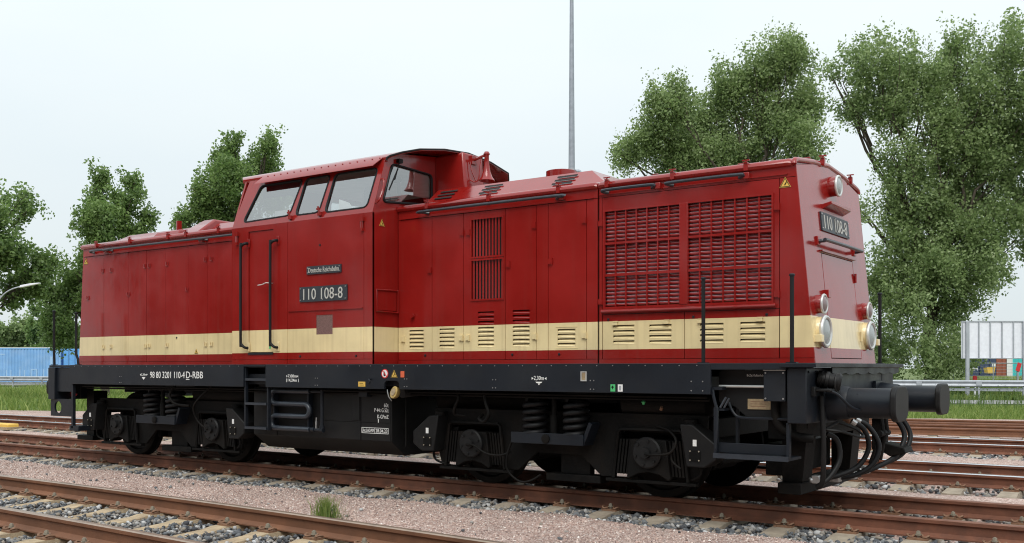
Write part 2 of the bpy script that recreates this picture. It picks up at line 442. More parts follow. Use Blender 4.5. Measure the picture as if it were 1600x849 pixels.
def rounded(pts, r, n=5):
    out = []; k = len(pts)
    for i in range(k):
        p = Vector(pts[i]); a = Vector(pts[i-1]) - p; b = Vector(pts[(i+1) % k]) - p
        rr = min(r, a.length * 0.45, b.length * 0.45)
        p0 = p + a.normalized() * rr; p1 = p + b.normalized() * rr
        for j in range(n + 1):
            t = j / n; q = p0 * (1-t)**2 + p * 2*t*(1-t) + p1 * t*t
            out.append((q.x, q.y))
    return out

def rect(a0, a1, b0, b1): return [(a0, b0), (a1, b0), (a1, b1), (a0, b1)]

def spline(pts, k=8):
    P = [Vector(p) for p in pts]; out = []
    for i in range(len(P) - 1):
        p0 = P[max(i-1, 0)]; p1 = P[i]; p2 = P[i+1]; p3 = P[min(i+2, len(P)-1)]
        for j in range(k):
            t = j / k
            out.append(0.5 * ((2*p1) + (p2-p0)*t + (2*p0-5*p1+4*p2-p3)*t*t + (3*p1-p0-3*p2+p3)*t**3))
    out.append(P[-1]); return out

def text_mesh(name, body, width, height, f, depth=0.002):
    """Lettering as real thin geometry: laid out in a width x height box; f(a,b,d) maps it to 3d."""
    c = bpy.data.curves.new(name, 'FONT'); c.body = body; c.extrude = 0.5; c.resolution_u = 3
    o = bpy.data.objects.new(name, c); col.objects.link(o)
    dg = bpy.context.evaluated_depsgraph_get()
    me = bpy.data.meshes.new_from_object(o.evaluated_get(dg))
    bpy.data.objects.remove(o); bpy.data.curves.remove(c)
    co = np.zeros(len(me.vertices) * 3); me.vertices.foreach_get('co', co); co = co.reshape(-1, 3)
    mn = co.min(0); mxx = co.max(0)
    a = (co[:, 0] - mn[0]) / (mxx[0] - mn[0]) * width; b = (co[:, 1] - mn[1]) / (mxx[1] - mn[1]) * height
    d = np.where(co[:, 2] > 0, -depth, 0.0005)
    me.vertices.foreach_set('co', np.array([f(*q) for q in zip(a, b, d)]).ravel())
    me.name = name; me.update()
    return me

def glyphs(me):
    """one mesh per character"""
    n = len(me.vertices); par = list(range(n))
    def find(a):
        while par[a] != a: par[a] = par[par[a]]; a = par[a]
        return a
    for e in me.edges:
        a, b = find(e.vertices[0]), find(e.vertices[1])
        if a != b: par[a] = b
    co = [tuple(v.co) for v in me.vertices]; groups = {}
    for p in me.polygons: groups.setdefault(find(p.vertices[0]), []).append(tuple(p.vertices))
    out = []
    for g_ in groups.values():
        ids = sorted({i for f in g_ for i in f}); mp_ = {i: k for k, i in enumerate(ids)}
        m2 = bpy.data.meshes.new('digit'); m2.from_pydata([co[i] for i in ids], [], [tuple(mp_[i] for i in f) for f in g_])
        m2.materials.append(me.materials[0]); out.append(m2)
    return out

# ================================================================== the locomotive
LOCO = link('diesel_locomotive', None, label='dark red diesel locomotive with a cream band and black frame, numbered 110 108-8', cat='locomotive')
YH, YC, YF = -1.02, -1.485, -1.50          # side planes: hoods, cab, underframe
def endx(z): return 6.36 - (z - 1.43) * 0.0985        # sloping front of the long hood
def rearx(z): return -5.97 + (z - 1.43) * 0.072       # sloping rear of the short hood

# ---- underframe -------------------------------------------------------------
fr = build('underframe', MB().box(-6.1, 6.44, -1.46, 1.46, 1.385, 1.424).box(-5.4, 5.46, -0.55, -0.35, 0.98, 1.384).box(-5.4, 5.46, 0.35, 0.55, 0.98, 1.384)
           .box(-5.46, 5.46, -1.40, 1.40, 1.16, 1.30), M['black'], LOCO, bevel=0.004)
left = [(-5.44, 1.125), (-1.28, 1.125), (-1.28, 1.427), (-5.44, 1.427)]
right = [(-0.84, 1.125), (1.275, 1.125), (1.28, 1.20), (1.31, 1.226), (1.48, 1.226), (1.51, 1.20), (1.515, 1.125), (5.50, 1.125), (5.50, 1.427), (-0.84, 1.427)]
for nm, poly in (('side_sill', left), ('side_sill', right)):
    build(nm, MB().prism(poly, lambda a, b: (a, YF, b), lambda a, b: (a, -1.462, b)), M['black'], fr, bevel=0.004)
build('side_sill', MB().box(-5.44, 5.50, 1.462, 1.50, 1.125, 1.427), M['black'], fr, bevel=0.004)
build('sill_strip', MB().box(-1.278, -0.842, YF, -1.462, 1.40, 1.426), M['black'], fr)
build('sill_strip', MB().box(5.502, 6.245, YF, -1.40, 1.365, 1.427), M['black'], fr, bevel=0.003)
bolts = MB()
for i in range(58):
    x = -5.3 + i * 0.187
    if -1.32 < x < -0.8 : continue
    bolts.cyl((x, YF - 0.004, 1.405), (x, YF + 0.002, 1.405), 0.006, 6)
for x in (-4.1, -4.06, 0.10, 0.14, 1.60, 1.64, 2.9, 2.94, 4.16, 4.20, 5.30, 5.42):
    for z in (1.16, 1.25): bolts.cyl((x, YF - 0.004, z), (x, YF + 0.002, z), 0.007, 6)
build('sill_bolts', bolts, M['steel'], fr, kind='stuff')

# cab steps cut into the sill
st = build('cab_steps', MB().box(-1.30, -1.272, -1.47, -1.42, 0.55, 1.40).box(-0.848, -0.82, -1.47, -1.42, 0.55, 1.40).box(-1.272, -0.848, -1.24, -1.20, 0.55, 1.38), M['black'], LOCO, bevel=0.003)
for z in (0.575, 0.90, 1.225):
    build('tread', MB().box(-1.271, -0.849, -1.475, -1.28, z - 0.012, z + 0.012), M['black'], st)
    build('tread_edge', MB().box(-1.271, -0.849, -1.483, -1.476, z - 0.016, z + 0.016), M['pipe'], st)

# ---- hoods: dark core, real door panels in front of it, louvres and grilles in real openings ----
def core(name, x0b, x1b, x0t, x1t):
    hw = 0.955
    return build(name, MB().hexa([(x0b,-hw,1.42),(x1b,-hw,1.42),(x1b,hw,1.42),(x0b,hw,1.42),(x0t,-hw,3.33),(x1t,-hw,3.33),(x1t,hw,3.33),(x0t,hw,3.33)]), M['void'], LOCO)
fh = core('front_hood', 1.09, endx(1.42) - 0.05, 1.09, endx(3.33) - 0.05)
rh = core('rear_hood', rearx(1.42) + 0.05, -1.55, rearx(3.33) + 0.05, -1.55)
side = lambda a, b, d: (a, YH + d, b)
def hood_panel(parent, outer, holes=(), proud=0.0, name='door_panel', mirror=True):
    build(name, MB().plate(outer, [rect(*h) for h in holes], lambda a, b, d: (a, YH - proud + d, b), 0.014), M['livery'], parent, smooth=0)
def far_panel(parent, outer):
    build('far_side_panel', MB().plate(outer, [], lambda a, b, d: (a, -YH - d, b), 0.014), M['livery'], parent, smooth=0)
LIP = {}
def louvre(parent, x0, x1, z):
    """inward pressed louvre: sloping lip inside a slot cut in the door"""
    k = round(x1 - x0, 3)
    if k not in LIP:
        w_ = k; n = 6; mb = MB()
        h = 0.040
        p = [(0.0, -0.0015, 0.0), (w_, -0.0015, 0.0), (w_, -0.0015, 0.012), (w_ - 0.012, 0.026, h - 0.007), (0.012, 0.026, h - 0.007), (0.0, -0.0015, 0.012)]
        mb.add(p, [(0, 1, 2, 3, 4, 5)])
        mb.add([(x, y + 0.006, zz) for x, y, zz in p], [(5, 4, 3, 2, 1, 0)])
        LIP[k] = mb.mesh('louvre', M['livery'], 0)
    link('louvre', LIP[k], parent, (x0, YH, z - 0.040))
def slot(x0, x1, z): return (x0, x1, z - 0.040, z)

G = 0.0035                                   # half gap between doors
def zlist(top, n, step): return [top - i * step for i in range(n)]
LA = {0: [(1.259, 1.492, z) for z in zlist(1.850, 5, 0.0495)],
      1: [(1.740, 1.976, z) for z in zlist(1.858, 5, 0.0495)],
      2: [(2.329, 2.564, z) for z in zlist(1.862, 5, 0.0495)] + [(2.329, 2.564, z) for z in (2.045, 1.990, 1.934)],
      3: [(2.833, 3.069, z) for z in zlist(1.862, 5, 0.0495)] + [(2.833, 3.069, z) for z in (2.047, 1.992, 1.937)],
      5: [(3.446, 3.681, z) for z in zlist(1.815, 4, 0.052)]}
xb = [1.078, 1.626, 2.111, 2.728, 3.161, 3.322, 3.825, 3.968]
for i in range(7):
    holes = [slot(*l) for l in LA.get(i, [])]
    if i == 2: holes += [(2.235, 2.704, 2.692, 3.143), (2.230, 2.698, 2.188, 2.655)]
    z0, z1 = 1.480, 3.226
    hood_panel(fh, rect(xb[i] + G, xb[i+1] - G, z0, z1), holes)
    for l in LA.get(i, []): louvre(fh, *l)
hood_panel(fh, rect(1.080, 3.966, 1.424, 1.475), name='skirting', proud=0.004)
hood_panel(fh, rect(1.080, 3.966, 3.232, 3.335), name='top_rail')
far_panel(fh, [(1.09, 1.424), (endx(1.424), 1.424), (endx(3.33), 3.33), (1.09, 3.33)])
hood_panel(fh, rect(3.425, 3.708, 1.596, 1.602), name='cover_edge', proud=0.004)
hood_panel(fh, rect(3.425, 3.708, 1.835, 1.841), name='cover_edge', proud=0.004)
# vertical bar grille of the engine room
for z0, z1 in ((2.692, 3.143), (2.188, 2.655)):
    build('grille_frame', MB().plate(rect(2.222, 2.712, z0 - 0.014, z1 + 0.014), [rect(2.240, 2.696, z0 + 0.006, z1 - 0.006)], lambda a, b, d: (a, YH - 0.012 + d, b), 0.024), M['livery'], fh, smooth=0)
    for i in range(10):
        x = 2.262 + i * 0.0458
        build('slat', MB().hexa([(x-0.013, -1.006, z0), (x-0.009, -1.014, z0), (x+0.008, -1.004, z0), (x+0.006, -0.998, z0), (x-0.013, -1.006, z1), (x-0.009, -1.014, z1), (x+0.008, -1.004, z1), (x+0.006, -0.998, z1)]), M['livery'], fh, smooth=0)

# radiator section of the long hood
hood_panel(fh, [(6.012, 1.480), (endx(1.48) - 0.002, 1.480), (endx(3.226) - 0.002, 3.226), (6.012, 3.226)], name='corner_panel')
hood_panel(fh, [(3.986, 3.232), (endx(3.232) - 0.002, 3.232), (endx(3.335) - 0.002, 3.335), (3.986, 3.335)], name='top_rail')
hood_panel(fh, [(3.986, 1.424), (endx(1.424) - 0.002, 1.424), (endx(1.475) - 0.002, 1.475), (3.986, 1.475)], name='skirting', proud=0.004)
hood_panel(fh, rect(3.986, 4.022, 1.480, 3.226), name='corner_panel')
hood_panel(fh, rect(4.028, 6.006, 1.962, 3.226), [(4.060, 5.938, 2.030, 3.075)], name='radiator_door', proud=0.003)
LB = [(4.157, 4.417, 1.842), (4.592, 4.851, 1.838), (5.170, 5.427, 1.836), (5.604, 5.864, 1.838)]
for (x0, x1, cols) in ((4.028, 4.999, LB[:2]), (4.999, 6.006, LB[2:])):
    ls = [(a, b, zz) for a, b, t in cols for zz in zlist(t, 4, 0.0555)]
    hood_panel(fh, rect(x0 + G, x1 - G, 1.480, 1.956), [slot(*l) for l in ls])
    for l in ls: louvre(fh, *l)
for x in (4.191, 4.800, 5.185, 5.815):
    build('latch', MB().box(x - 0.030, x + 0.030, YH - 0.018, YH, 1.872, 1.892).box(x - 0.036, x + 0.026, YH - 0.024, YH - 0.002, 1.838, 1.868), M['livery'], fh, bevel=0.003)
# radiator opening: frame, middle post, cross bars, thin verticals, rounded shutter slats
build('grille_frame', MB().plate(rect(4.044, 5.954, 2.014, 3.091), [rect(4.064, 5.934, 2.040, 3.070)], lambda a, b, d: (a, YH - 0.022 + d, b), 0.03), M['livery'], fh, smooth=0)
build('grille_post', MB().box(4.951, 5.044, -1.048, -1.0, 2.036, 3.080), M['livery'], fh, bevel=0.004)
build('grille_ledge', MB().tube([(4.03, -1.05, 1.992), (5.98, -1.05, 1.992)], 0.020, 10), M['livery'], fh)
for x0, x1 in ((4.066, 4.949), (5.046, 5.932)):
    for z in (2.38, 2.725): build('cross_bar', MB().box(x0, x1, -1.037, -1.012, z - 0.012, z + 0.012), M['livery'], fh)
    for i in range(1, 7):
        x = x0 + (x1 - x0) * i / 7
        build('upright_bar', MB().box(x - 0.007, x + 0.007, -1.034, -1.018, 2.042, 3.068), M['livery'], fh)
    mb = MB(); n = 6
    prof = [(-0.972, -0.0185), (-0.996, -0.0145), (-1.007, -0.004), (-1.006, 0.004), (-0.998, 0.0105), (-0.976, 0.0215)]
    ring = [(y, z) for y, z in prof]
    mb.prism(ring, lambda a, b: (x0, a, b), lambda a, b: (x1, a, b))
    mb.m[2 + 4] = 1          # sky highlight coloured onto the upper edge of each slat
    sm = mb.mesh('shutter_slat', [M['livery'], M['slatglint']], 30)
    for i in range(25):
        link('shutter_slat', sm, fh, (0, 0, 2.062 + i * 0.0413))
# rear hood doors
xr = [-5.945, -5.256, -4.595, -4.124, -3.653, -3.098, -2.657, -2.10, -1.548]
for i in range(8):
    g0 = G if i in (1, 3, 6) else 0.0015
    g1 = G if i in (0, 2, 5) else 0.0015
    o = rect(xr[i] + g0, xr[i+1] - g1, 1.480, 3.200)
    if i == 0: o = [(rearx(1.48) + 0.002, 1.480), (xr[1] - g1, 1.480), (xr[1] - g1, 3.200), (rearx(3.2) + 0.002, 3.200)]
    hood_panel(rh, o)
hood_panel(rh, [(rearx(1.424), 1.424), (-1.55, 1.424), (-1.55, 1.475), (rearx(1.475), 1.475)], name='skirting', proud=0.004)
hood_panel(rh, [(rearx(3.206), 3.206), (-1.55, 3.206), (-1.55, 3.335), (rearx(3.335), 3.335)], name='top_rail')
far_panel(rh, [(rearx(1.424), 1.424), (-1.55, 1.424), (-1.55, 3.33), (rearx(3.33), 3.33)])
build('end_panel', MB().hexa([(rearx(1.42), -1.017, 1.42), (rearx(1.42)+0.03, -1.017, 1.42), (rearx(1.42)+0.03, 1.017, 1.42), (rearx(1.42), 1.017, 1.42),
      (rearx(3.33), -1.017, 3.33), (rearx(3.33)+0.03, -1.017, 3.33), (rearx(3.33)+0.03, 1.017, 3.33), (rearx(3.33), 1.017, 3.33)]), M['livery'], rh)

# drip ledges
for p, x0, x1, z in ((fh, 1.12, 3.92, 3.238), (fh, 3.99, 6.09, 3.260), (rh, -5.78, -1.58, 3.212)):
    build('drip_ledge', MB().box(x0, x1, YH - 0.016, YH + 0.002, z - 0.005, z + 0.004), M['livery'], p)

# hinges and catches (one mesh, many objects)
hm = MB().box(-0.028, 0.020, -0.020, 0.002, -0.030, 0.030).box(0.020, 0.030, -0.026, 0.002, -0.036, 0.036)
b_ = hm.mesh('hinge', M['livery'], 0)
ha = [(1.593,2.573),(2.091,2.995),(2.193,2.992),(3.133,2.999),(2.773,2.576),(3.356,2.577),(3.798,3.003),(1.161,1.739),(2.082,1.739),(2.181,1.738),(3.141,1.738),(3.798,1.738)]
for x, z in ha: link('hinge', b_, fh, (x, YH, z))
for x in (4.012, 5.985):
    for z in (2.95, 2.10): link('hinge', b_, fh, (x, YH - 0.003, z))
um = MB().tube([(-0.022, -0.012, 0.03), (-0.022, -0.014, -0.026), (0.022, -0.014, -0.026), (0.022, -0.012, 0.03)], 0.007, 6).mesh('latch_loop', M['livery'], 40)
for x, z in [(-5.279,2.954),(-5.049,2.951),(-4.15,2.964),(-4.046,2.964),(-3.598,2.963),(-2.685,2.974),(-2.546,2.975),(-5.703,2.529),(-4.584,2.545),(-3.117,2.554),(-5.262,1.717),(-5.054,1.725),(-4.139,1.72),(-4.046,1.725),(-3.598,1.729),(-2.685,1.726),(-2.555,1.73)]:
    link('latch_loop', um, rh, (x, YH, z))
build('door_knob', MB().lathe([(0, 0.012), (0.02, 0.012), (0.022, 0.03), (0.045, 0.03)], (1.328, YH, 2.027), (0, -1, 0), 10), M['livery'], fh)
knob = MB().lathe([(0, 0.014), (0.008, 0.014), (0.010, 0.008)], (0, 0, 0), (0, -1, 0), 8).mesh('screw_plug', M['black'], 40)
for x, z in ((1.52, 1.535), (2.83, 1.535), (3.47, 1.535), (4.10, 1.905), (5.10, 1.905), (5.88, 1.905)): link('screw_plug', knob, fh, (x, YH, z))
link('screw_plug', knob, rh, (-3.37, YH, 1.835))

# hood roofs
def roof_prof(e):
    h = [(-1.02 + 0.004, 3.325), (-1.048, 3.338), (-1.060, 3.362), (-1.052, 3.388), (-1.022, 3.408), (-0.95, 3.420), (-0.5, 3.475), (0.0, 3.512)]
    return h + [(-y, z) for y, z in h[-2::-1]]
def hood_roof(parent, x0, x1, xs0, xs1, name='roof'):
    pr_ = roof_prof(0); rows = []
    n = len(pr_); mb = MB()
    # rounded nose at an outer end: rows shrink a little
    vs = []
    for x, s_, dz in ((x0, 0.985, -0.018), (x0 + 0.03, 1.0, 0.0), (x1 - 0.03, 1.0, 0.0), (x1, 0.985, -0.018)):
        vs += [(x, y * s_, z + dz * (z - 3.33) / 0.1) for y, z in pr_]
    fs = []
    for r_ in range(3):
        for i in range(n):
            fs.append((r_*n + i, r_*n + (i+1) % n, (r_+1)*n + (i+1) % n, (r_+1)*n + i))
    fs += [tuple(range(n)), tuple(range(3*n, 4*n))]
    mb.add(vs, fs)
    return build(name, mb, M['livery'], parent, smooth=40)
hood_roof(fh, 1.06, 3.968, 0, 0)
hood_roof(fh, 3.984, 6.135, 0, 0)
rim = [(y, z - 0.016) for y, z in roof_prof(0)[2:-2]]
build('roof_rim', MB().tube([(endx(z) - 0.012, y * 0.985, z) for y, z in rim], 0.028, 8), M['livery'], fh, smooth=50)
build('roof_nose', MB().prism([(y * 0.985, z - 0.004) for y, z in roof_prof(0)], lambda a, b: (6.10, a, b), lambda a, b: (6.150, a, b)), M['livery'], fh)
hood_roof(rh, -5.885, -1.53, 0, 0)
# raised casing on the long hood, with sloping sides and end
cs = build('roof_casing', MB().hexa([(1.30,-0.80,3.43),(3.95,-0.80,3.43),(3.95,0.80,3.43),(1.30,0.80,3.43),(1.31,-0.52,3.655),(3.60,-0.52,3.655),(3.60,0.52,3.655),(1.31,0.52,3.655)]), M['livery'], LOCO, bevel=0.006)
for x in (1.42, 2.12, 3.18):
    for k in range(3):
        t0 = 0.28 + k * 0.22; y = -0.80 + 0.28 * t0; z = 3.43 + 0.225 * t0
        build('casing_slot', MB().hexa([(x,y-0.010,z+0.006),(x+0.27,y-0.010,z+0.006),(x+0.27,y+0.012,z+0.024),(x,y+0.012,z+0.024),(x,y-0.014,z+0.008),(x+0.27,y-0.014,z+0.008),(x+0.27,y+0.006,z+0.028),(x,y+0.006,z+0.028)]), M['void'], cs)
ex = build('exhaust_stack', MB().lathe([(0, 0.19), (0.175, 0.19), (0.18, 0.18), (0.18, 0.165), (0.10, 0.165), (0.10, 0.0)], (2.85, 0, 3.63), (0, 0, 1), 28), [M['livery']], LOCO, smooth=40)
# casing on the short hood
c2 = build('roof_casing', MB().hexa([(-5.40,-0.82,3.42),(-3.22,-0.82,3.42),(-3.22,0.82,3.42),(-5.40,0.82,3.42),(-5.16,-0.62,3.555),(-3.22,-0.62,3.555),(-3.22,0.62,3.555),(-5.16,0.62,3.555)]), M['livery'], LOCO, bevel=0.006)
build('casing_hoop', MB().hexa([(-3.36,-1.01,3.40),(-2.88,-1.01,3.40),(-2.88,1.01,3.40),(-3.36,1.01,3.40),(-3.22,-0.66,3.632),(-2.94,-0.66,3.632),(-2.94,0.66,3.632),(-3.22,0.66,3.632)]), M['livery'], c2, bevel=0.03)
build('casing_rear', MB().hexa([(-2.92,-0.82,3.42),(-1.54,-0.82,3.42),(-1.54,0.82,3.42),(-2.92,0.82,3.42),(-2.92,-0.62,3.565),(-1.54,-0.62,3.565),(-1.54,0.62,3.565),(-2.92,0.62,3.565)]), M['livery'], c2, bevel=0.006)
build('vent_cap', MB().cyl((-3.95, -0.55, 3.50), (-3.95, -0.55, 3.70), 0.045, 10), M['livery'], c2)
build('skirt_step', MB().hexa([(-3.98,-1.055,3.36),(-3.30,-1.055,3.36),(-3.30,-0.8,3.36),(-3.98,-0.8,3.36),(-3.90,-0.99,3.47),(-3.34,-0.99,3.47),(-3.34,-0.8,3.49),(-3.90,-0.8,3.49)]), M['livery'], c2, bevel=0.02)

# black grab pipes and clamps along the gutters
def gut(parent, x0, x1, z):
    p = [(x0 + 0.05, -1.03, z - 0.02), (x0, -1.075, z - 0.012), (x0 + 0.06, -1.095, z), (x1 - 0.06, -1.095, z), (x1, -1.075, z - 0.012), (x1 - 0.05, -1.03, z - 0.02)]
    build('grab_pipe', MB().tube(spline(p, 5), 0.017, 8), M['pipe'], parent)
    for x in (x1 + 0.035,): build('pipe_bracket', MB().box(x - 0.03, x + 0.03, -1.075, -1.0, z - 0.045, z + 0.02), M['livery'], parent, bevel=0.006)
for x0, x1 in ((1.54, 3.49), (4.06, 4.68), (4.83, 5.65)): gut(fh, x0, x1, 3.295)
for x0, x1 in ((-5.55, -5.17), (-5.04, -2.77), (-2.68, -1.62)): gut(rh, x0, x1, 3.278)
cm = MB().box(-0.022, 0.022, -0.014, 0.020, -0.040, 0.034).box(-0.018, 0.018, -0.025, 0.025, 0.036, 0.043).cyl((0, 0, 0.04), (0, 0, 0.058), 0.009, 8).box(-0.038, 0.038, -0.010, 0.010, 0.058, 0.068).mesh('clamp', M['livery'], 40)
for x in (1.57, 2.51, 3.48, 4.10, 4.88, 5.68): link('clamp', cm, fh, (x, -1.055, 3.372))
for x in (-5.42, -4.51, -3.54, -3.11, -2.36): link('clamp', cm, rh, (x, -1.055, 3.372))
eye = MB().tube([(-0.03, 0, 0), (-0.03, 0, 0.05), (0.03, 0, 0.05), (0.03, 0, 0)], 0.008, 6).mesh('lifting_eye', M['livery'], 40)
for x, y in ((4.4, -0.5), (5.4, -0.5), (6.05, -0.35), (4.9, 0.3), (5.9, 0.45)): link('lifting_eye', eye, fh, (x, y, 3.475 + 0.037 * (0.5 - abs(y)) / 0.5))
for x in (6.17,):
    for y in (-0.22, 0.72): link('clamp', cm, fh, (x, y, 3.50 if y < 0 else 3.45))
# gap cover between the two parts of the long hood stays open and dark: the core shows there

# ---- front end face with door, lamps, number plate -------------------------------------------
def onend(y, z, d): return (endx(z) - d, y, z)       # d = depth behind the face
ef = build('front_end_panel', MB().plate([(-1.017, 1.424), (1.017, 1.424), (1.017, 3.34), (0.5, 3.435), (0.0, 3.475), (-0.5, 3.435), (-1.017, 3.34)], [rect(-0.515, 0.515, 1.475, 2.535)], onend, 0.02), M['livery'], LOCO, bevel=0.006)
build('end_door', MB().plate(rect(-0.507, 0.507, 1.483, 2.527), [], onend, 0.02), M['livery'], ef, smooth=0)
build('door_ledge', MB().box(endx(2.55) - 0.01, endx(2.55) + 0.03, -0.56, 0.56, 2.545, 2.56), M['livery'], ef)
build('door_catch', MB().box(endx(2.12) - 0.01, endx(2.12) + 0.045, -0.55, -0.47, 2.08, 2.16), M['livery'], ef, bevel=0.004)
for z in (1.72, 2.35): build('door_hinge', MB().cyl((endx(z) + 0.012, 0.53, z - 0.05), (endx(z) + 0.012, 0.53, z + 0.05), 0.014, 8), M['livery'], ef)
build('end_handrail', MB().tube(spline([(endx(2.64), -0.60, 2.64), (endx(2.64) + 0.07, -0.585, 2.645), (endx(2.64) + 0.085, -0.53, 2.65), (endx(2.64) + 0.085, 0.53, 2.65), (endx(2.64) + 0.07, 0.585, 2.645), (endx(2.64), 0.60, 2.64)], 6), 0.019, 8), M['pipe'], ef)
for y in (-0.60, 0.60): build('rail_foot', MB().box(endx(2.64) - 0.005, endx(2.64) + 0.02, y - 0.04, y + 0.04, 2.60, 2.69), M['livery'], ef, bevel=0.006)
build('lamp_shelf', MB().prism([(0, 0.02), (0.10, 0.045), (0.10, 0.015), (0.0, -0.035)], lambda a, b: (endx(3.05) - 0.005 + a, -0.33, 3.03 + b), lambda a, b: (endx(3.05) - 0.005 + a, 0.33, 3.03 + b)), M['livery'], ef, bevel=0.006)
def lamp(y, z, r, lens, deep=0.05, arm=True):
    x = endx(z); ax = (1, 0, 0.0)
    l = build('lamp', MB().lathe([(-0.02, r * 1.06), (deep - 0.02, r * 1.02), (deep, r * 0.94)], (x, y, z), ax, 28), M['livery'], LOCO, smooth=40)
    mb = MB(); ring = [(x + deep, y + math.cos(t) * r, z + math.sin(t) * r) for t in np.linspace(0, 2*math.pi, 28, endpoint=False)]
    build('lamp_ring', mb.tube(ring, r * 0.145, 8, closed=True), M['chrome'], l)
    build('lens', MB().lathe([(deep - 0.006, r * 0.93), (deep + 0.010, r * 0.80), (deep + 0.022, r * 0.45), (deep + 0.026, 0.02)], (x, y, z), ax, 28), M[lens], l)
    return l
for y in (-0.77, 0.77):
    lamp(y, 2.005, 0.088, 'red_lens', 0.06)
    l = lamp(y, 1.735, 0.142, 'lens', 0.05)
    sgn = -1 if y < 0 else 1
    build('lamp_bracket', MB().box(endx(1.63) - 0.01, endx(1.63) + 0.075, y + sgn * 0.19 - 0.035, y + sgn * 0.19 + 0.035, 1.63, 1.70), M['livery'], l, bevel=0.004)
lamp(0.0, 3.275, 0.100, 'lens', 0.085)

# ---- number plates -------------------------------------------------------------------------
def number_plate(name, w_, h_, f, body, lw, lh, mt='cast', rivets=3):
    p = build(name, MB().plate(rounded(rect(0, w_, 0, h_), 0.006, 2), [], lambda a, b, d: f(a, b, d - 0.016), 0.02), M['plate'], LOCO, smooth=0)
    bz = 0.003
    me = text_mesh('lettering', body, lw, lh, lambda a, b, d: f(a + (w_ - lw) / 2, b + (h_ - lh) / 2, d - 0.0155), 0.005)
    me.materials.append(M[mt])
    if len(body) < 12:
        for gm in glyphs(me): link('digit', gm, p)
    else: link('lettering', me, p, kind='stuff')
    for i in range(rivets):
        for b in (0.022, h_ - 0.022):
            a = 0.022 + (w_ - 0.044) * i / (rivets - 1)
            c0 = Vector(f(a, b, -0.015)); c1 = Vector(f(a, b, -0.024))
            build('rivet', MB().cyl(c0, c1, 0.009, 8), M['steel'], p)
    return p
number_plate('number_plate', 0.846, 0.192, lambda a, b, d: (-0.19 + a, YC + d, 2.227 + b), '110 108-8', 0.70, 0.142)
number_plate('railway_name_plate', 0.610, 0.103, lambda a, b, d: (-0.059 + a, YC + d, 2.575 + b), 'Deutsche Reichsbahn', 0.54, 0.062)
number_plate('number_plate', 0.90, 0.192, lambda a, b, d: (endx(2.77 + b) - d, -0.45 + a, 2.768 + b), '110 108-8', 0.74, 0.142)

# ---- cab ------------------------------------------------------------------------------------
XL, XR = -1.53, 1.07
cab = build('cab', MB().box(XL + 0.03, XR - 0.03, -1.44, 1.44, 1.424, 1.50), M['interior'], LOCO)     # cab floor
cs_ = lambda a, b, d: (a, YC + d, b)
# side wall below the belt: door opening cut out, seams as gaps between sheets
door = rect(-1.187, -0.711, 1.594, 3.205)
build('side_wall', MB().plate(rect(XL, -0.4325, 1.492, 3.28), [rect(-1.196, -0.702, 1.585, 3.214)], cs_, 0.03), M['livery'], cab, smooth=0)
build('side_wall', MB().plate([(-0.4275, 1.492), (0.9265, 1.492), (0.9265, 3.28), (-0.4275, 3.28)], [rect(0.10, 0.391, 1.805, 2.052)], cs_, 0.03), M['livery'], cab, smooth=0)
build('side_wall', MB().plate(rect(0.9315, XR, 1.492, 3.28), [], cs_, 0.03), M['livery'], cab, smooth=0)
build('skirting', MB().box(XL, -0.4325, YC - 0.004, YC + 0.03, 1.428, 1.487), M['livery'], cab)
build('skirting', MB().box(-0.4275, XR, YC - 0.002, YC + 0.03, 1.428, 1.487), M['livery'], cab)
build('mesh_vent', MB().box(0.096, 0.395, YC + 0.004, YC + 0.02, 1.801, 2.056), M['mesh'], cab)
dr = build('cab_door', MB().plate(door, [], lambda a, b, d: (a, YC + 0.014 + d, b), 0.03), M['livery'], LOCO, smooth=0)
build('door_handle', MB().tube([(-0.735, YC + 0.01, 2.50), (-0.735, YC - 0.045, 2.50), (-0.79, YC - 0.05, 2.505), (-0.86, YC - 0.05, 2.485), (-0.90, YC - 0.05, 2.482), (-0.95, YC - 0.05, 2.478)], 0.007, 6), M['chrome'], dr)
build('door_sill', MB().box(-1.195, -0.703, YC - 0.012, YC + 0.01, 1.558, 1.584), M['black'], dr)
build('kick_label', MB().box(-0.795, -0.765, YC + 0.010, YC + 0.013, 1.635, 1.675), M['green'], dr)
# far side wall and end walls
build('side_wall', MB().plate(rect(XL, XR, 1.43, 3.28), [], lambda a, b, d: (a, -YC - d, b), 0.03), M['livery'], cab, smooth=0)
yw, zt = 1.2515, 3.975                                   # eave line
win_near = [[(-1.335, 3.352), (-0.43, 3.372), (-0.345, 3.86), (-1.165, 3.86)], [(-0.315, 3.362), (0.115, 3.362), (0.165, 3.86), (-0.285, 3.86)], [(0.225, 3.352), (0.955, 3.352), (0.985, 3.86), (0.245, 3.86)]]
def pane(o, f): return MB().add([f(a, b) for a, b in o], [tuple(range(len(o)))])
def tilt(sg):
    return lambda a, b, d: (a, sg * (1.485 - (1.485 - yw) * (b - 3.28) / (zt - 3.28) - d), b)
for sg in (-1, 1):
    outer = [(XL, 3.281), (XR, 3.281), (XR - 0.005, zt), (XL + 0.10, zt)]
    build('window_wall', MB().plate(outer, [rounded(q, 0.075, 5) for q in win_near], tilt(sg), 0.03), M['livery'], cab, smooth=0)
    for q in win_near:
        o = rounded(q, 0.075, 5)
        t_ = tilt(sg)
        build('window_glass', pane(rounded(q, 0.08, 5), (lambda g: (lambda a, b: g(a, b, 0.014)))(t_)), M['glass'], cab, smooth=0)
        build('window_seal', MB().tube([t_(a, b, 0.004) for a, b in o], 0.014, 6, closed=True), M['rubber'], cab)
ewin = [(-1.285, 3.445), (-0.345, 3.53), (-0.345, 3.90), (-1.13, 3.93)]
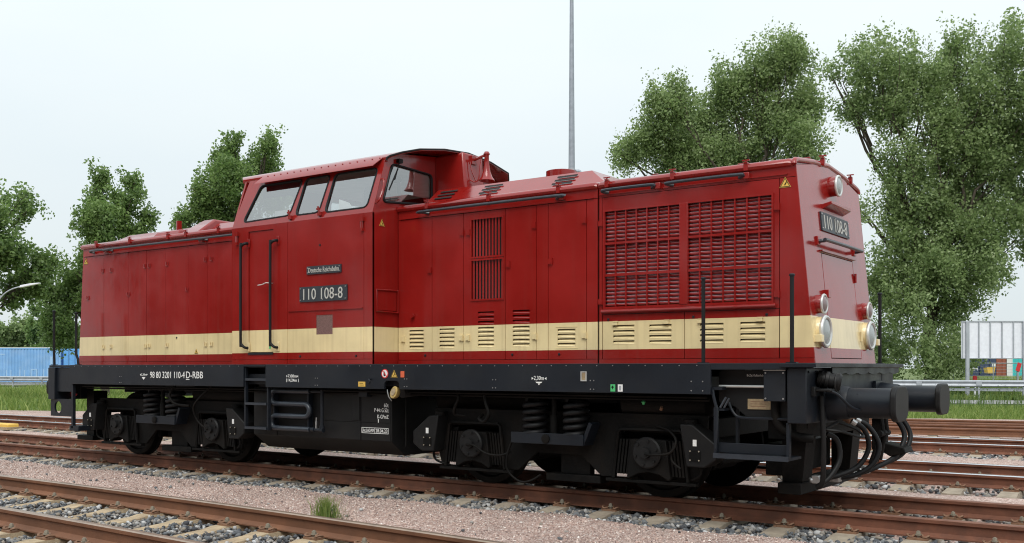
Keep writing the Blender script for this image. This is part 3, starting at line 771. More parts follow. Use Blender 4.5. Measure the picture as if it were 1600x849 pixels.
for X, sg in ((XR, 1), (XL, -1)):
    f_ = (lambda X, sg: (lambda a, b, d: (X - sg * d - (0.0 if sg > 0 else 0.0), a, b)))(X, sg)
    xt = 0.0
    outer = [(-1.482, 1.43), (1.482, 1.43), (1.482, 3.28), (yw - 0.004, zt), (0.95, 4.075), (0, 4.185), (-0.95, 4.075), (-yw + 0.004, zt), (-1.482, 3.28)]
    holes = [rounded([(-1.30, 3.43), (-0.36, 3.51), (-0.36, 3.90), (-1.13, 3.925)], 0.07, 5), rounded([(1.30, 3.43), (1.13, 3.925), (0.36, 3.90), (0.36, 3.51)], 0.07, 5)]
    build('end_wall', MB().plate(outer, holes, f_, 0.03), M['livery'], cab, smooth=0)
    for h in holes:
        build('window_glass', pane(h, (lambda g: (lambda a, b: g(a, b, 0.012)))(f_)), M['glass'], cab, smooth=0)
        build('window_seal', MB().tube([f_(a, b, -0.002) for a, b in h], 0.016, 6, closed=True), M['rubber'], cab)
# roof with the projecting sun visors at both ends
ry = [(-1.262, 3.958), (-1.262, 3.985), (-1.235, 4.012), (-1.13, 4.060), (-0.95, 4.112), (-0.5, 4.185), (0.0, 4.222)]
ry = ry + [(-a, b) for a, b in ry[-2::-1]]
def xe(y): return 1.405 - 0.30 * (max(0.0, abs(y) - 0.80) / 0.462) ** 2
def xs(y): return -1.905 + 0.33 * (max(0.0, abs(y) - 0.80) / 0.462) ** 2
nst = 13; vs = []; fs = []; n = len(ry)
for lay, dz in ((0, 0.0), (1, -0.028)):
    for y, z in ry:
        for k in range(nst):
            t_ = k / (nst - 1); vs.append((xs(y) + (xe(y) - xs(y)) * t_, y * (1.0 if lay == 0 else 0.985), z + dz))
N = n * nst
for i in range(n - 1):
    for k in range(nst - 1):
        a = i * nst + k; fs.append((a, a + 1, a + nst + 1, a + nst)); fs.append((N + a, N + a + nst, N + a + nst + 1, N + a + 1))
for k in range(nst - 1):
    fs.append((k, N + k, N + k + 1, k + 1)); a = (n - 1) * nst + k; fs.append((a, a + 1, N + a + 1, N + a))
for i in range(n - 1):
    a = i * nst; fs.append((a, a + nst, N + a + nst, N + a)); a = i * nst + nst - 1; fs.append((a, N + a, N + a + nst, a + nst))
rf = build('cab_roof', MB().add(vs, fs), M['livery'], LOCO, smooth=40)
build('roof_edge_bead', MB().tube([(xe(y) - 0.004, y, z - 0.012) for y, z in ry], 0.013, 6), M['rubber'], rf)
build('rain_flap', MB().hexa([(-1.185, -1.395, 3.868), (0.995, -1.395, 3.868), (1.035, -1.258, 3.982), (-1.16, -1.258, 3.982), (-1.185, -1.390, 3.880), (0.995, -1.390, 3.880), (1.035, -1.254, 3.994), (-1.16, -1.254, 3.994)]), M['livery'], rf)
rv = MB()
for i in range(17):
    x = -1.05 + i * 0.128; rv.cyl((x, -1.268, 3.975), (x, -1.280, 3.985), 0.008, 6)
build('flap_rivets', rv, M['livery'], rf, kind='stuff')
# duct between cab front and hood casing, horn
du = build('front_duct', MB().hexa([(1.05, -0.29, 3.45), (1.54, -0.20, 3.45), (1.54, 0.20, 3.45), (1.05, 0.29, 3.45), (1.05, -0.29, 4.16), (1.48, -0.21, 4.19), (1.48, 0.21, 4.19), (1.05, 0.29, 4.16)]), M['livery'], LOCO, bevel=0.03)
hn = build('horn', MB().lathe([(0, 0.028), (0.03, 0.045), (0.05, 0.030), (0.16, 0.034), (0.26, 0.050), (0.33, 0.075), (0.375, 0.108), (0.38, 0.10), (0.33, 0.065), (0.33, 0.0)], (1.70, 0.0, 4.195), (0, 0, -1), 20), M['livery'], LOCO, smooth=50)
build('horn_bracket', MB().tube([(1.49, -0.02, 4.10), (1.60, -0.02, 4.13), (1.70, 0.0, 4.16)], 0.018, 6).box(1.475, 1.515, -0.07, 0.04, 4.05, 4.16), M['livery'], hn)
build('horn_pipe', MB().tube(spline([(1.62, 0.0, 4.14), (1.63, -0.05, 4.0), (1.62, -0.07, 3.84), (1.58, -0.10, 3.80), (1.52, -0.12, 3.83)], 5), 0.008, 6).tube(spline([(1.51, -0.11, 4.08), (1.53, -0.10, 3.95), (1.56, -0.05, 3.82)], 5), 0.006, 6), M['livery'], hn)
# cab handrails beside the door
for x in (-1.261, -0.675):
    h_ = build('cab_handrail', MB().tube(spline([(x + 0.066, YC, 3.055), (x + 0.058, YC - 0.055, 3.05), (x + 0.012, YC - 0.075, 3.02), (x, YC - 0.078, 2.95), (x, YC - 0.078, 1.77), (x + 0.012, YC - 0.075, 1.70), (x + 0.055, YC - 0.055, 1.655), (x + 0.066, YC, 1.65)], 6), 0.0185, 8), M['rubber'], LOCO)
    build('rail_foot', MB().box(x + 0.045, x + 0.095, YC - 0.012, YC, 1.60, 1.72), M['livery'], h_, bevel=0.004)
    build('rail_foot', MB().box(x + 0.045, x + 0.095, YC - 0.012, YC, 3.0, 3.11), M['livery'], h_, bevel=0.004)
build('ledge_strip', MB().box(-0.407, 0.915, YC - 0.014, YC, 2.112, 2.122), M['livery'], cab)
for x, z in ((0.912, 3.18), (-1.412, 3.17)):
    build('flag_holder', MB().cyl((x, YC - 0.02, z - 0.10), (x, YC - 0.02, z + 0.02), 0.014, 8).box(x - 0.03, x + 0.03, YC - 0.036, YC, z + 0.0, z + 0.05).box(x - 0.02, x + 0.02, YC - 0.036, YC, z - 0.12, z - 0.085), M['livery'], cab)
for x, z in ((0.17, 2.94), (-0.19, 1.53), (0.8, 1.53)): link('screw_plug', knob, cab, (x, YC, z))
# fire-point flap on the end wall, end grab handle, wiper
bx_ = build('locker_flap', MB().box(XR, XR + 0.012, -1.41, -1.06, 2.09, 2.33), M['livery'], cab, bevel=0.003)
build('flap_rim', MB().tube([(XR + 0.016, -1.428, 2.078), (XR + 0.016, -1.428, 2.337), (XR + 0.016, -1.040, 2.345), (XR + 0.016, -1.040, 2.070)], 0.012, 6, closed=True), M['livery'], cab)
build('corner_handle', MB().tube(spline([(1.075, -1.43, 3.40), (1.13, -1.43, 3.43), (1.14, -1.38, 3.55), (1.13, -1.345, 3.68), (1.075, -1.335, 3.70)], 6), 0.012, 6), M['livery'], cab)
build('wiper', MB().tube([(1.10, -1.02, 3.97), (1.115, -1.13, 3.72)], 0.007, 6).tube([(1.112, -1.07, 3.86), (1.112, -1.23, 3.58)], 0.010, 5).box(1.07, 1.12, -1.05, -0.98, 3.95, 4.0), M['rubber'], cab)
for x in (-0.375, 0.165):
    build('window_catch', MB().box(x - 0.03, x + 0.03, -1.50, -1.455, 3.315, 3.36).cyl((x, -1.49, 3.33), (x, -1.52, 3.43), 0.012, 6).box(x - 0.03, x + 0.01, -1.52, -1.49, 3.385, 3.41), M['livery'], cab)
# inside the cab: desk, seats, papers, dark band at a window top
build('control_desk', MB().box(0.35, 0.95, -0.95, 0.95, 1.5, 3.34), M['interior'], cab, bevel=0.02)
build('control_desk', MB().box(-1.45, -0.95, -0.6, 0.95, 1.5, 3.32), M['interior'], cab, bevel=0.02)
build('cab_ceiling', MB().box(-1.40, 1.0, -1.16, 1.16, 3.955, 3.975), M['interior'], cab)
build('seat_back', MB().prism(rounded(rect(-0.22, 0.22, 0, 0.62), 0.12, 4), lambda a, b: (0.15, -0.45 + a, 3.2 + b), lambda a, b: (0.24, -0.45 + a, 3.2 + b)), M['darkcloth'], cab)
build('desk_lamp', MB().cyl((0.90, -0.78, 3.34), (0.88, -0.80, 3.78), 0.022, 8).lathe([(0, 0.06), (0.04, 0.05), (0.06, 0.02)], (0.87, -0.80, 3.78), (-0.3, 0, 1), 12).cyl((0.9, -0.78, 3.34), (0.9, -0.78, 3.5), 0.05, 10, 0.03), M['rubber'], cab)
build('paper_sheet', MB().hexa([(0.34, -1.33, 3.36), (0.62, -1.33, 3.36), (0.62, -1.32, 3.36), (0.34, -1.32, 3.36), (0.33, -1.31, 3.53), (0.50, -1.31, 3.47), (0.50, -1.30, 3.47), (0.33, -1.30, 3.53)]), M['paper'], cab)
build('paper_sheet', MB().box(-1.05, -0.70, -1.15, -1.14, 3.34, 3.52), M['paper'], cab)
build('dark_window_band', MB().box(-1.22, -0.36, -1.205, -1.20, 3.70, 3.93), M['darkcloth'], cab)  # dark sheet standing in for the shaded band at the window top
# warning signs
def tri_sign(name, c, s_, f):
    o = build(name, MB().prism([(-s_, -s_ * 0.8), (s_, -s_ * 0.8), (0, s_ * 0.95)], lambda a, b: f(a, b, 0.0), lambda a, b: f(a, b, -0.003)), M['yellow'], LOCO, smooth=0)
    k = 0.84
    build('sign_border', MB().plate([(-s_ * .9, -s_ * .74), (s_ * .9, -s_ * .74), (0, s_ * .84)], [[(-s_ * .72, -s_ * .63), (s_ * .72, -s_ * .63), (0, s_ * .62)]], lambda a, b, d: f(a, b, -0.0045 + d), 0.001), M['rubber'], o, smooth=0)
    build('sign_symbol', MB().prism([(0.02 * s_/0.06, s_ * .35), (-0.010 * s_/0.06, -0.02), (0.006 * s_/0.06, -0.02), (-0.006 * s_/0.06, -s_ * .55), (0.018 * s_/0.06, 0.0), (0.004 * s_/0.06, 0.0)], lambda a, b: f(a, b, -0.0032), lambda a, b: f(a, b, -0.0048)), M['rubber'], o, smooth=0)
tri_sign('warning_triangle', None, 0.058, lambda a, b, d: (6.066 + a, YH - 0.0025 + d, 3.178 + b))
tri_sign('warning_triangle', None, 0.048, lambda a, b, d: (XR + 0.0025 - d, -1.317 + a, 3.165 + b))
tri_sign('warning_triangle', None, 0.040, lambda a, b, d: (-2.905 + a, YH - 0.0025 + d, 1.625 + b))
tri_sign('warning_triangle', None, 0.058, lambda a, b, d: (-5.76 + a, YH - 0.0025 + d, 3.13 + b))

# ---- frame markings ---------------------------------------------------------------------------
def frame_text(body, x0, z0, w_, h_, y=YF, name='frame_lettering', parent=None):
    me = text_mesh(name, body, w_, h_, lambda a, b, d: (x0 + a, y - 0.001 + d, z0 + b), 0.0025)
    me.materials.append(M['letter']); return link(name, me, parent or fr)
frame_text('98 80 3201 110-4', -3.343, 1.232, 0.805, 0.094)
frame_text('D-RBB', -2.505, 1.234, 0.375, 0.094)
build('frame_lettering', MB().box(-2.507, -2.43, YF - 0.0035, YF - 0.0005, 1.212, 1.221), M['letter'], fr)
frame_text('2,30m', -3.56, 1.262, 0.125, 0.034)
frame_text('7,00m', -0.405, 1.250, 0.165, 0.045)
frame_text('14,24m', -0.405, 1.196, 0.165, 0.045)
frame_text('2,30m', 3.452, 1.243, 0.128, 0.052)
mk = MB()
def mtri(pts): mk.prism(pts, lambda a, b: (a, YF - 0.0005, b), lambda a, b: (a, YF - 0.0035, b))
mtri([(-3.59, 1.279), (-3.567, 1.266), (-3.567, 1.292)]); mtri([(-3.405, 1.279), (-3.428, 1.266), (-3.428, 1.292)])
mtri([(-3.545, 1.245), (-3.455, 1.245), (-3.50, 1.205)])
mtri([(3.448, 1.268), (3.424, 1.254), (3.424, 1.282)]); mtri([(3.590, 1.268), (3.614, 1.254), (3.614, 1.282)])
mtri([(3.474, 1.232), (3.562, 1.232), (3.548, 1.218), (3.488, 1.218)]); mtri([(3.50, 1.214), (3.536, 1.214), (3.518, 1.196)])
mtri([(-0.412, 1.272), (-0.430, 1.258), (-0.430, 1.286)]); mtri([(-0.232, 1.272), (-0.214, 1.258), (-0.214, 1.286)])
for x in (-0.436, -0.212): mk.box(x, x + 0.006, YF - 0.0035, YF - 0.0005, 1.196, 1.241)
build('frame_marks', mk, M['letter'], fr, smooth=0)
nf = build('no_fire_sign', MB().cyl((1.290, YF - 0.001, 1.312), (1.290, YF - 0.004, 1.312), 0.056, 24), M['signred'], fr)
build('no_fire_face', MB().cyl((1.290, YF - 0.0041, 1.312), (1.290, YF - 0.006, 1.312), 0.044, 24), M['white'], fr)
build('no_fire_bar', MB().prism([(-0.034, 0.028), (-0.026, 0.036), (0.034, -0.028), (0.026, -0.036)], lambda a, b: (1.29 + a, YF - 0.0061, 1.312 + b), lambda a, b: (1.29 + a, YF - 0.0075, 1.312 + b)), M['signred'], fr)
build('no_fire_flame', MB().prism([(-0.012, -0.03), (0.012, -0.03), (0.016, 0.0), (-0.004, 0.032), (-0.014, 0.0)], lambda a, b: (1.285 + a, YF - 0.0061, 1.312 + b), lambda a, b: (1.285 + a, YF - 0.0070, 1.312 + b)), M['rubber'], fr)
tri_sign('flammable_sign', None, 0.052, lambda a, b, d: (1.437 + a, YF - 0.001 + d, 1.308 + b))
build('orange_label', MB().box(1.542, 1.600, YF - 0.004, YF - 0.0005, 1.268, 1.343), M['orange'], fr)
build('yellow_label', MB().box(0.852, 0.968, YF - 0.004, YF - 0.0005, 1.152, 1.212), M['yellow'], fr)
build('yellow_label_print', MB().box(0.875, 0.935, YF - 0.0055, YF - 0.0042, 1.190, 1.196).box(0.875, 0.95, YF - 0.0055, YF - 0.0042, 1.168, 1.174), M['rubber'], fr)
build('card_holder', MB().plate(rect(4.046, 4.118, 1.243, 1.345), [rect(4.058, 4.106, 1.256, 1.335)], lambda a, b, d: (a, YF - 0.012 + d, b), 0.011), M['chrome'], fr)
build('card', MB().box(4.059, 4.105, YF - 0.006, YF - 0.001, 1.257, 1.334), M['plate_brass'], fr)
build('green_label', MB().box(4.400, 4.455, YF - 0.004, YF - 0.0005, 1.14, 1.213), M['green'], fr)
build('green_label_print', MB().box(4.41, 4.44, YF - 0.0055, YF - 0.0042, 1.18, 1.19).box(4.42, 4.43, YF - 0.0055, YF - 0.0042, 1.165, 1.20), M['rubber'], fr)
build('white_label', MB().box(4.486, 4.541, YF - 0.004, YF - 0.0005, 1.14, 1.213), M['white'], fr)
build('white_label_print', MB().box(4.50, 4.525, YF - 0.0055, YF - 0.0042, 1.155, 1.20), M['galv'], fr)
build('frame_hook', MB().tube(spline([(1.06, YF, 1.24), (1.065, YF - 0.04, 1.245), (1.085, YF - 0.045, 1.215), (1.07, YF - 0.04, 1.195)], 4), 0.010, 6), M['black'], fr)
fc = build('filler_cap', MB().lathe([(0, 0.06), (0.03, 0.075), (0.055, 0.075), (0.06, 0.05)], (1.452, -1.46, 1.075), (-0.25, -0.92, 0.28), 20), M['brass'], LOCO, smooth=40)
build('cap_centre', MB().lathe([(0.058, 0.048), (0.068, 0.046)], (1.452, -1.46, 1.075), (-0.25, -0.92, 0.28), 16), M['plate_brass'], fc)
build('cap_chain', MB().tube(spline([(1.30, -1.47, 1.12), (1.33, -1.48, 1.04), (1.38, -1.48, 0.985)], 4), 0.006, 5), M['steel'], fc)
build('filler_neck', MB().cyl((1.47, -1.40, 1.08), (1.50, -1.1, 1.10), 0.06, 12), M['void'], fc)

# ---- tank and battery boxes between the bogies -------------------------------------------------
tp = [(-1.25, 1.12), (-1.25, 0.47), (-1.0, 0.285), (1.0, 0.285), (1.25, 0.47), (1.25, 1.12)]
tk = build('fuel_tank', MB().prism(tp, lambda a, b: (-1.36, a, b), lambda a, b: (1.17, a, b)), M['tank'], LOCO, bevel=0.012)
for x0, x1, z0, z1 in ((-0.872, 0.655, 0.70, 1.10), (-0.872, 0.655, 0.475, 0.694), (0.672, 1.16, 0.70, 1.10), (0.672, 1.16, 0.475, 0.694), (-1.35, -0.884, 0.475, 1.10)):
    build('tank_panel', MB().box(x0, x1, -1.258, -1.2505, z0, z1), M['tank'], tk, bevel=0.002)
build('tank_strap', MB().box(0.52, 0.645, -1.268, -1.259, 0.72, 1.10), M['tank'], tk, bevel=0.003)
build('tank_outrigger', MB().box(0.70, 0.84, -1.34, -1.26, 1.02, 1.12), M['black'], tk, bevel=0.004)
frame_text('60t', 1.055, 0.895, 0.075, 0.048, -1.258, parent=tk)
frame_text('P 44t G 52t', 0.895, 0.832, 0.235, 0.048, -1.258, parent=tk)
frame_text('K-GPmZ', 0.945, 0.752, 0.185, 0.048, -1.258, parent=tk)
frame_text('I', 0.955, 0.700, 0.012, 0.044, -1.258, parent=tk)
frame_text('Unt.LADAM', 0.682, 0.580, 0.205, 0.040, -1.258, parent=tk)
frame_text('28.04.23', 0.915, 0.578, 0.195, 0.042, -1.258, parent=tk)
build('date_frame', MB().plate(rect(0.676, 1.128, 0.563, 0.636), [rect(0.681, 0.896, 0.569, 0.630), rect(0.901, 1.123, 0.569, 0.630)], lambda a, b, d: (a, -1.2605 + d, b), 0.002), M['letter'], tk, smooth=0)
# serpentine cooling pipe
y = -1.36; cp = []
def arc(cx, cz, r, a0, a1, n=9): return [(cx + r * math.cos(t), y, cz + r * math.sin(t)) for t in np.linspace(R(a0), R(a1), n)]
cp = [(-0.145, y, 1.075)] + arc(-0.80, 0.990, 0.085, 90, 270) + arc(-0.235, 0.825, 0.080, 90, -90) + arc(-0.80, 0.663, 0.082, 90, 270) + [(-0.145, y, 0.581)]
cc = build('cooling_pipe', MB().tube(cp, 0.034, 12), M['pipe'], LOCO, smooth=60)
build('pipe_clamp', MB().box(-0.215, -0.195, -1.34, -1.26, 0.55, 1.10), M['black'], cc)
build('pipe_clamp', MB().box(-0.87, -0.85, -1.34, -1.26, 0.55, 1.10), M['black'], cc)
build('riser_pipe', MB().cyl((0.075, y, 1.10), (0.075, y, 0.58), 0.021, 10).cyl((-0.145, y, 0.581), (0.09, y, 0.581), 0.020, 10).cyl((0.05, y, 0.581), (0.10, y, 0.581), 0.034, 10).cyl((-0.12, y, 0.581), (-0.06, y, 0.581), 0.030, 10).cyl((-0.12, y, 1.075), (0.09, y, 1.075), 0.019, 10).cyl((0.075, y, 0.60), (0.075, y, 0.64), 0.033, 10), M['black'], cc)
build('drain_cock', MB().cyl((-0.03, y, 0.60), (-0.03, y, 0.69), 0.014, 8).cyl((-0.03, y, 0.69), (-0.025, y, 0.74), 0.009, 6), M['steel'], cc)
build('dip_stick', MB().cyl((1.36, -1.20, 1.0), (1.36, -1.20, 0.42), 0.009, 6), M['bogie'], LOCO)

# ---- bogies -----------------------------------------------------------------------------------
def wheel_mesh():
    mb = MB()
    mb.lathe([(-0.068, 0.10), (-0.068, 0.40), (-0.066, 0.525), (-0.045, 0.530), (-0.034, 0.512), (-0.028, 0.502), (0.062, 0.497), (0.067, 0.488), (0.067, 0.425), (0.035, 0.405), (0.020, 0.30), (0.030, 0.16), (0.09, 0.14), (0.09, 0.05)], (0, 0, 0), (0, -1, 0), 40)
    return mb.mesh('wheel', M['bogie'], 35)
WM = wheel_mesh()
sandbox = [(1.534-1.7, 0.622), (1.788-1.7, 0.813), (1.926-1.7, 0.817), (1.853-1.7, 0.391), (1.661-1.7, 0.388), (1.534-1.7, 0.471)]
def coil(x, y, z0, z1, r, wr, turns):
    n = int(turns * 14)
    return [(x + r * math.cos(2*math.pi*turns*i/n), y + r * math.sin(2*math.pi*turns*i/n), z0 + (z1 - z0) * i / n) for i in range(n + 1)]
frame_poly = [(-1.78, 0.90), (1.78, 0.90), (1.78, 0.62), (1.67, 0.215), (1.585, 0.215), (1.515, 0.70), (0.785, 0.71), (0.715, 0.215), (0.545, 0.215), (0.29, 0.43), (-0.29, 0.43), (-0.545, 0.215), (-0.715, 0.215), (-0.785, 0.71), (-1.515, 0.70), (-1.585, 0.215), (-1.67, 0.215), (-1.78, 0.62)]
def bogie(XC):
    mb = MB()
    mb.box(XC - 0.42, XC + 0.42, -1.0, 1.0, 0.50, 0.80)
    bg_ = build('bogie', mb, M['bogie'], LOCO, bevel=0.008)
    build('pivot', MB().cyl((XC, 0, 0.79), (XC, 0, 1.16), 0.24, 18), M['bogie'], bg_)
    for q in (-1, 1):
        build('end_beam', MB().box(XC + q * 1.70 - 0.08, XC + q * 1.70 + 0.08, -0.95, 0.95, 0.66, 0.86), M['bogie'], bg_, bevel=0.006)
        build('lower_plate', MB().box(XC - 0.18, XC + 0.52, min(q * 1.06, q * 0.86), max(q * 1.06, q * 0.86), 0.125, 0.205).box(XC - 0.02, XC + 0.36, min(q * 1.0, q * 0.9), max(q * 1.0, q * 0.9), 0.205, 0.45), M['bogie'], bg_, bevel=0.006)
    for dx in (-1.15, 1.15):
        for s in (-1, 1):
            wo = link('wheel', WM, bg_, (XC + dx, s * 0.75, 0.499))
            if s > 0: wo.rotation_euler = (0, 0, math.pi)
        build('axle', MB().cyl((XC + dx, -1.10, 0.5), (XC + dx, 1.10, 0.5), 0.085, 14), M['bogie'], bg_)
        build('gearbox', MB().prism(rounded([(-0.36, 0.25), (0.36, 0.25), (0.40, 0.60), (0.2, 0.80), (-0.3, 0.78)], 0.1, 4), lambda a, b: (XC + dx + a, -0.3, b), lambda a, b: (XC + dx + a, 0.35, b)), M['bogie'], bg_)
    for s in (-1, 1):
        y0, y1 = s * 1.08, s * 1.035
        build('side_frame', MB().prism(frame_poly, lambda a, b: (XC + a, y0, b), lambda a, b: (XC + a, y1, b)), M['bogie'], bg_, bevel=0.004)
        # flange strips round the horn openings
        for dx in (-1.15, 1.15):
            X = XC + dx
            build('horn_rim', MB().tube([(X - 0.435, s * 1.115, 0.215), (X - 0.375, s * 1.115, 0.705), (X - 0.345, s * 1.115, 0.735), (X + 0.345, s * 1.115, 0.735), (X + 0.375, s * 1.115, 0.705), (X + 0.435, s * 1.115, 0.215)], 0.020, 5), M['bogie'], bg_)
            for q in (-1, 1):
                for k in range(4):
                    a = 0.215 + k * 0.038; 
                    build('rubber_spring', MB().hexa([(X + q*(a+0.045), s*1.12, 0.26), (X + q*(a+0.068), s*1.12, 0.26), (X + q*(a+0.068), s*0.98, 0.26), (X + q*(a+0.045), s*0.98, 0.26),
                          (X + q*a, s*1.12, 0.63), (X + q*(a+0.022), s*1.12, 0.63), (X + q*(a+0.022), s*0.98, 0.63), (X + q*a, s*0.98, 0.63)]), M['bogie'], bg_, smooth=0)
            ab = [(-0.20, 0.635), (0.20, 0.635), (0.255, 0.235), (0.235, 0.215), (0.12, 0.275), (0.0, 0.295), (-0.12, 0.275), (-0.235, 0.215), (-0.255, 0.235)]
            build('axle_box', MB().prism(ab, lambda a, b: (X + a, s * 1.155, b), lambda a, b: (X + a, s * 0.96, b)), M['bogie'], bg_, bevel=0.01)
            cvr = MB().lathe([(0, 0.165), (0.035, 0.165), (0.05, 0.150), (0.05, 0.06), (0.085, 0.055), (0.085, 0.0)], (X, s * 1.155, 0.50), (0, s, 0), 24)
            for k in range(6):
                t_ = k * math.pi / 3 + 0.3; cvr.cyl((X + 0.125*math.cos(t_), s*1.20, 0.5 + 0.125*math.sin(t_)), (X + 0.125*math.cos(t_), s*1.222, 0.5 + 0.125*math.sin(t_)), 0.014, 6)
            build('axle_box_cover', cvr, M['tank'], bg_)
            build('keeper_bar', MB().box(X - 0.53, X + 0.52, s * 1.115, s * 1.045, 0.172, 0.205), M['bogie'], bg_, bevel=0.004)
            if s < 0:
                build('brake_block', MB().box(X + (-0.62 if dx > 0 else 0.54), X + (-0.54 if dx > 0 else 0.62), -0.82, -0.70, 0.30, 0.62), M['bogie'], bg_)
        # secondary springs on their bracket
        build('spring_bracket', MB().box(XC - 0.50, XC + 0.44, s * 1.29, s * 1.27, 0.545, 0.665).box(XC - 0.50, XC + 0.44, s * 1.27, s * 1.02, 0.545, 0.565).prism([(0.44, 0.545), (0.54, 0.78), (0.50, 0.80), (0.40, 0.56)], lambda a, b: (XC + a, s * 1.27, b), lambda a, b: (XC + a, s * 1.02, b)), M['black'], bg_, bevel=0.003)
        build('bracket_pin', MB().lathe([(0, 0.05), (0.02, 0.05), (0.025, 0.03)], (XC - 0.03, s * 1.29, 0.605), (0, s, 0), 14), M['bogie'], bg_)
        for dx in (-0.265, 0.27):
            build('coil_spring', MB().tube(coil(XC + dx, s * 1.145, 0.60, 1.03, 0.122, 0.030, 5.5), 0.029, 8), M['rubber'], bg_, smooth=60)
        build('damper', MB().cyl((XC, s * 1.17, 0.58), (XC, s * 1.17, 0.86), 0.045, 12).cyl((XC, s * 1.17, 0.86), (XC, s * 1.17, 1.10), 0.03, 10), M['bogie'], bg_)
        build('spring_cap', MB().box(XC - 0.50, XC + 0.15, s * 1.28, s * 1.0, 1.045, 1.062), M['black'], bg_)
        # sand boxes
        for q, base in ((1, 1.70 - 3.5), (-1, 5.29 - 3.5)):
            bxm = build('sand_box', MB().prism([(q * a, b) for a, b in sandbox], lambda a, b: (XC + base + a, s * 1.27, b), lambda a, b: (XC + base + a, s * 1.0, b)), M['tank'], bg_, bevel=0.012)
            if s < 0:
                x = XC + base + q * 0.06
                build('tag', MB().box(x - 0.02, x + 0.02, -1.275, -1.2705, 0.60, 0.665), M['white'], bg_)
                build('cover_plate', MB().plate(rounded(rect(x - 0.055, x + 0.06, 0.45, 0.56), 0.02, 3), [], lambda a, b, d: (a, -1.281 + d, b), 0.010), M['bogie'], bg_)
                bl = MB()
                for a in (-0.045, 0.05):
                    for b in (0.46, 0.55): bl.cyl((x + a, -1.279, b), (x + a, -1.289, b), 0.008, 6)
                build('cover_bolts', bl, M['bolt'], bg_)
                build('sand_pipe', MB().tube(spline([(x, -1.15, 0.40), (x + 0.01, -1.15, 0.31), (x + q * 0.08, -1.12, 0.25), (x + q * 0.34, -0.95, 0.16)], 6), 0.014, 6), M['bogie'], bg_)
            build('filler_lid', MB().cyl((XC + base + q * 0.16, s * 1.14, 0.81), (XC + base + q * 0.16, s * 1.14, 0.86), 0.07, 12), M['bogie'], bg_)
    return bg_
bogR = bogie(3.5)
bogL = bogie(-3.5)
def hose(name, pts, r, parent, m='rubber', k=8): return build(name, MB().tube(spline(pts, k), r, 8), M[m], parent, smooth=60)
# sensor cables and air hoses on the bogies
hose('sensor_cable', [(2.33, -1.25, 0.49), (2.45, -1.26, 0.485), (2.62, -1.25, 0.40), (2.80, -1.22, 0.385), (2.92, -1.18, 0.43)], 0.014, bogR, 'bogie')
hose('sensor_cable', [(4.66, -1.25, 0.495), (4.78, -1.26, 0.49), (4.95, -1.25, 0.52), (5.00, -1.22, 0.64), (4.90, -1.18, 0.74), (4.75, -1.15, 0.78)], 0.014, bogR, 'bogie')
hose('air_hose', [(2.25, -1.30, 1.12), (2.27, -1.32, 1.02), (2.22, -1.32, 0.92), (2.19, -1.28, 0.84), (2.28, -1.2, 0.82)], 0.018, bogR, 'bogie')
hose('air_hose', [(2.66, -1.34, 1.12), (2.70, -1.36, 0.98), (2.74, -1.36, 0.86), (2.66, -1.34, 0.77), (2.56, -1.30, 0.80), (2.55, -1.22, 0.84)], 0.020, bogR, 'bogie')
hose('brake_pipe', [(2.97, -1.20, 0.60), (2.90, -1.22, 0.40), (2.89, -1.20, 0.22), (3.02, -1.16, 0.10), (3.15, -1.12, 0.11), (3.26, -1.08, 0.18)], 0.013, bogR, 'bogie')
hose('brake_pipe', [(4.97, -1.20, 0.62), (4.95, -1.22, 0.45), (5.05, -1.22, 0.36)], 0.012, bogR, 'bogie')
hose('air_hose', [(-2.95, -1.36, 1.12), (-3.05, -1.38, 0.98), (-2.95, -1.36, 0.86), (-2.70, -1.30, 0.83)], 0.020, bogL, 'bogie')
hose('air_hose', [(-2.12, -1.36, 1.12), (-2.30, -1.38, 1.0), (-2.55, -1.34, 0.82), (-2.54, -1.28, 0.62), (-2.35, -1.26, 0.50)], 0.014, bogL, 'bogie')
build('valve', MB().lathe([(0, 0.012), (0.03, 0.022), (0.05, 0.0)], (4.62, -1.20, 1.0), (0, 0, 1), 10), M['green'], bogR)
build('valve', MB().cyl((4.80, -1.16, 0.95), (4.82, -1.18, 0.98), 0.016, 8), M['clip'], bogR)
# underframe clutter: air tanks, pipe runs
hs = build('air_reservoir', MB().lathe([(0, 0.08), (0.04, 0.15), (1.5, 0.15), (1.54, 0.08)], (1.55, -0.75, 1.0), (1, 0, 0), 18), M['bogie'], LOCO)
build('air_reservoir', MB().lathe([(0, 0.08), (0.04, 0.14), (1.0, 0.14), (1.04, 0.08)], (4.25, -0.95, 1.0), (1, 0, 0), 18), M['bogie'], LOCO)
build('air_reservoir', MB().lathe([(0, 0.08), (0.04, 0.14), (1.2, 0.14), (1.24, 0.08)], (-2.95, -0.95, 1.0), (1, 0, 0), 18), M['bogie'], LOCO)
for y_, z_ in ((-1.36, 1.09), (-1.30, 1.06)): build('air_line', MB().cyl((-5.3, y_, z_), (5.4, y_, z_), 0.013, 6), M['bogie'], LOCO)

# ---- end steps, headstocks, buffers ------------------------------------------------------------
def headstock(sx, x_in, x_out):
    a, b = sorted((sx * x_in, sx * x_out))
    hsb = build('headstock', MB().box(a, b - 0.004 if sx > 0 else b, -1.02, 1.02, 1.06, 1.384).box(a, b, -1.48, -1.02, 0.87, 1.384).box(a, b, 1.02, 1.48, 0.87, 1.384), M['black'], LOCO, bevel=0.008)
    return hsb
hd = headstock(1, 6.25, 6.43)
hr = headstock(-1, 5.91, 6.10)
build('headstock_bolts', (lambda mb: [mb.cyl((6.43, y_, z_), (6.442, y_, z_), 0.012, 6) for y_ in np.arange(-1.42, 1.45, 0.2) for z_ in (1.345,)] and mb)(MB()), M['black'], hd)
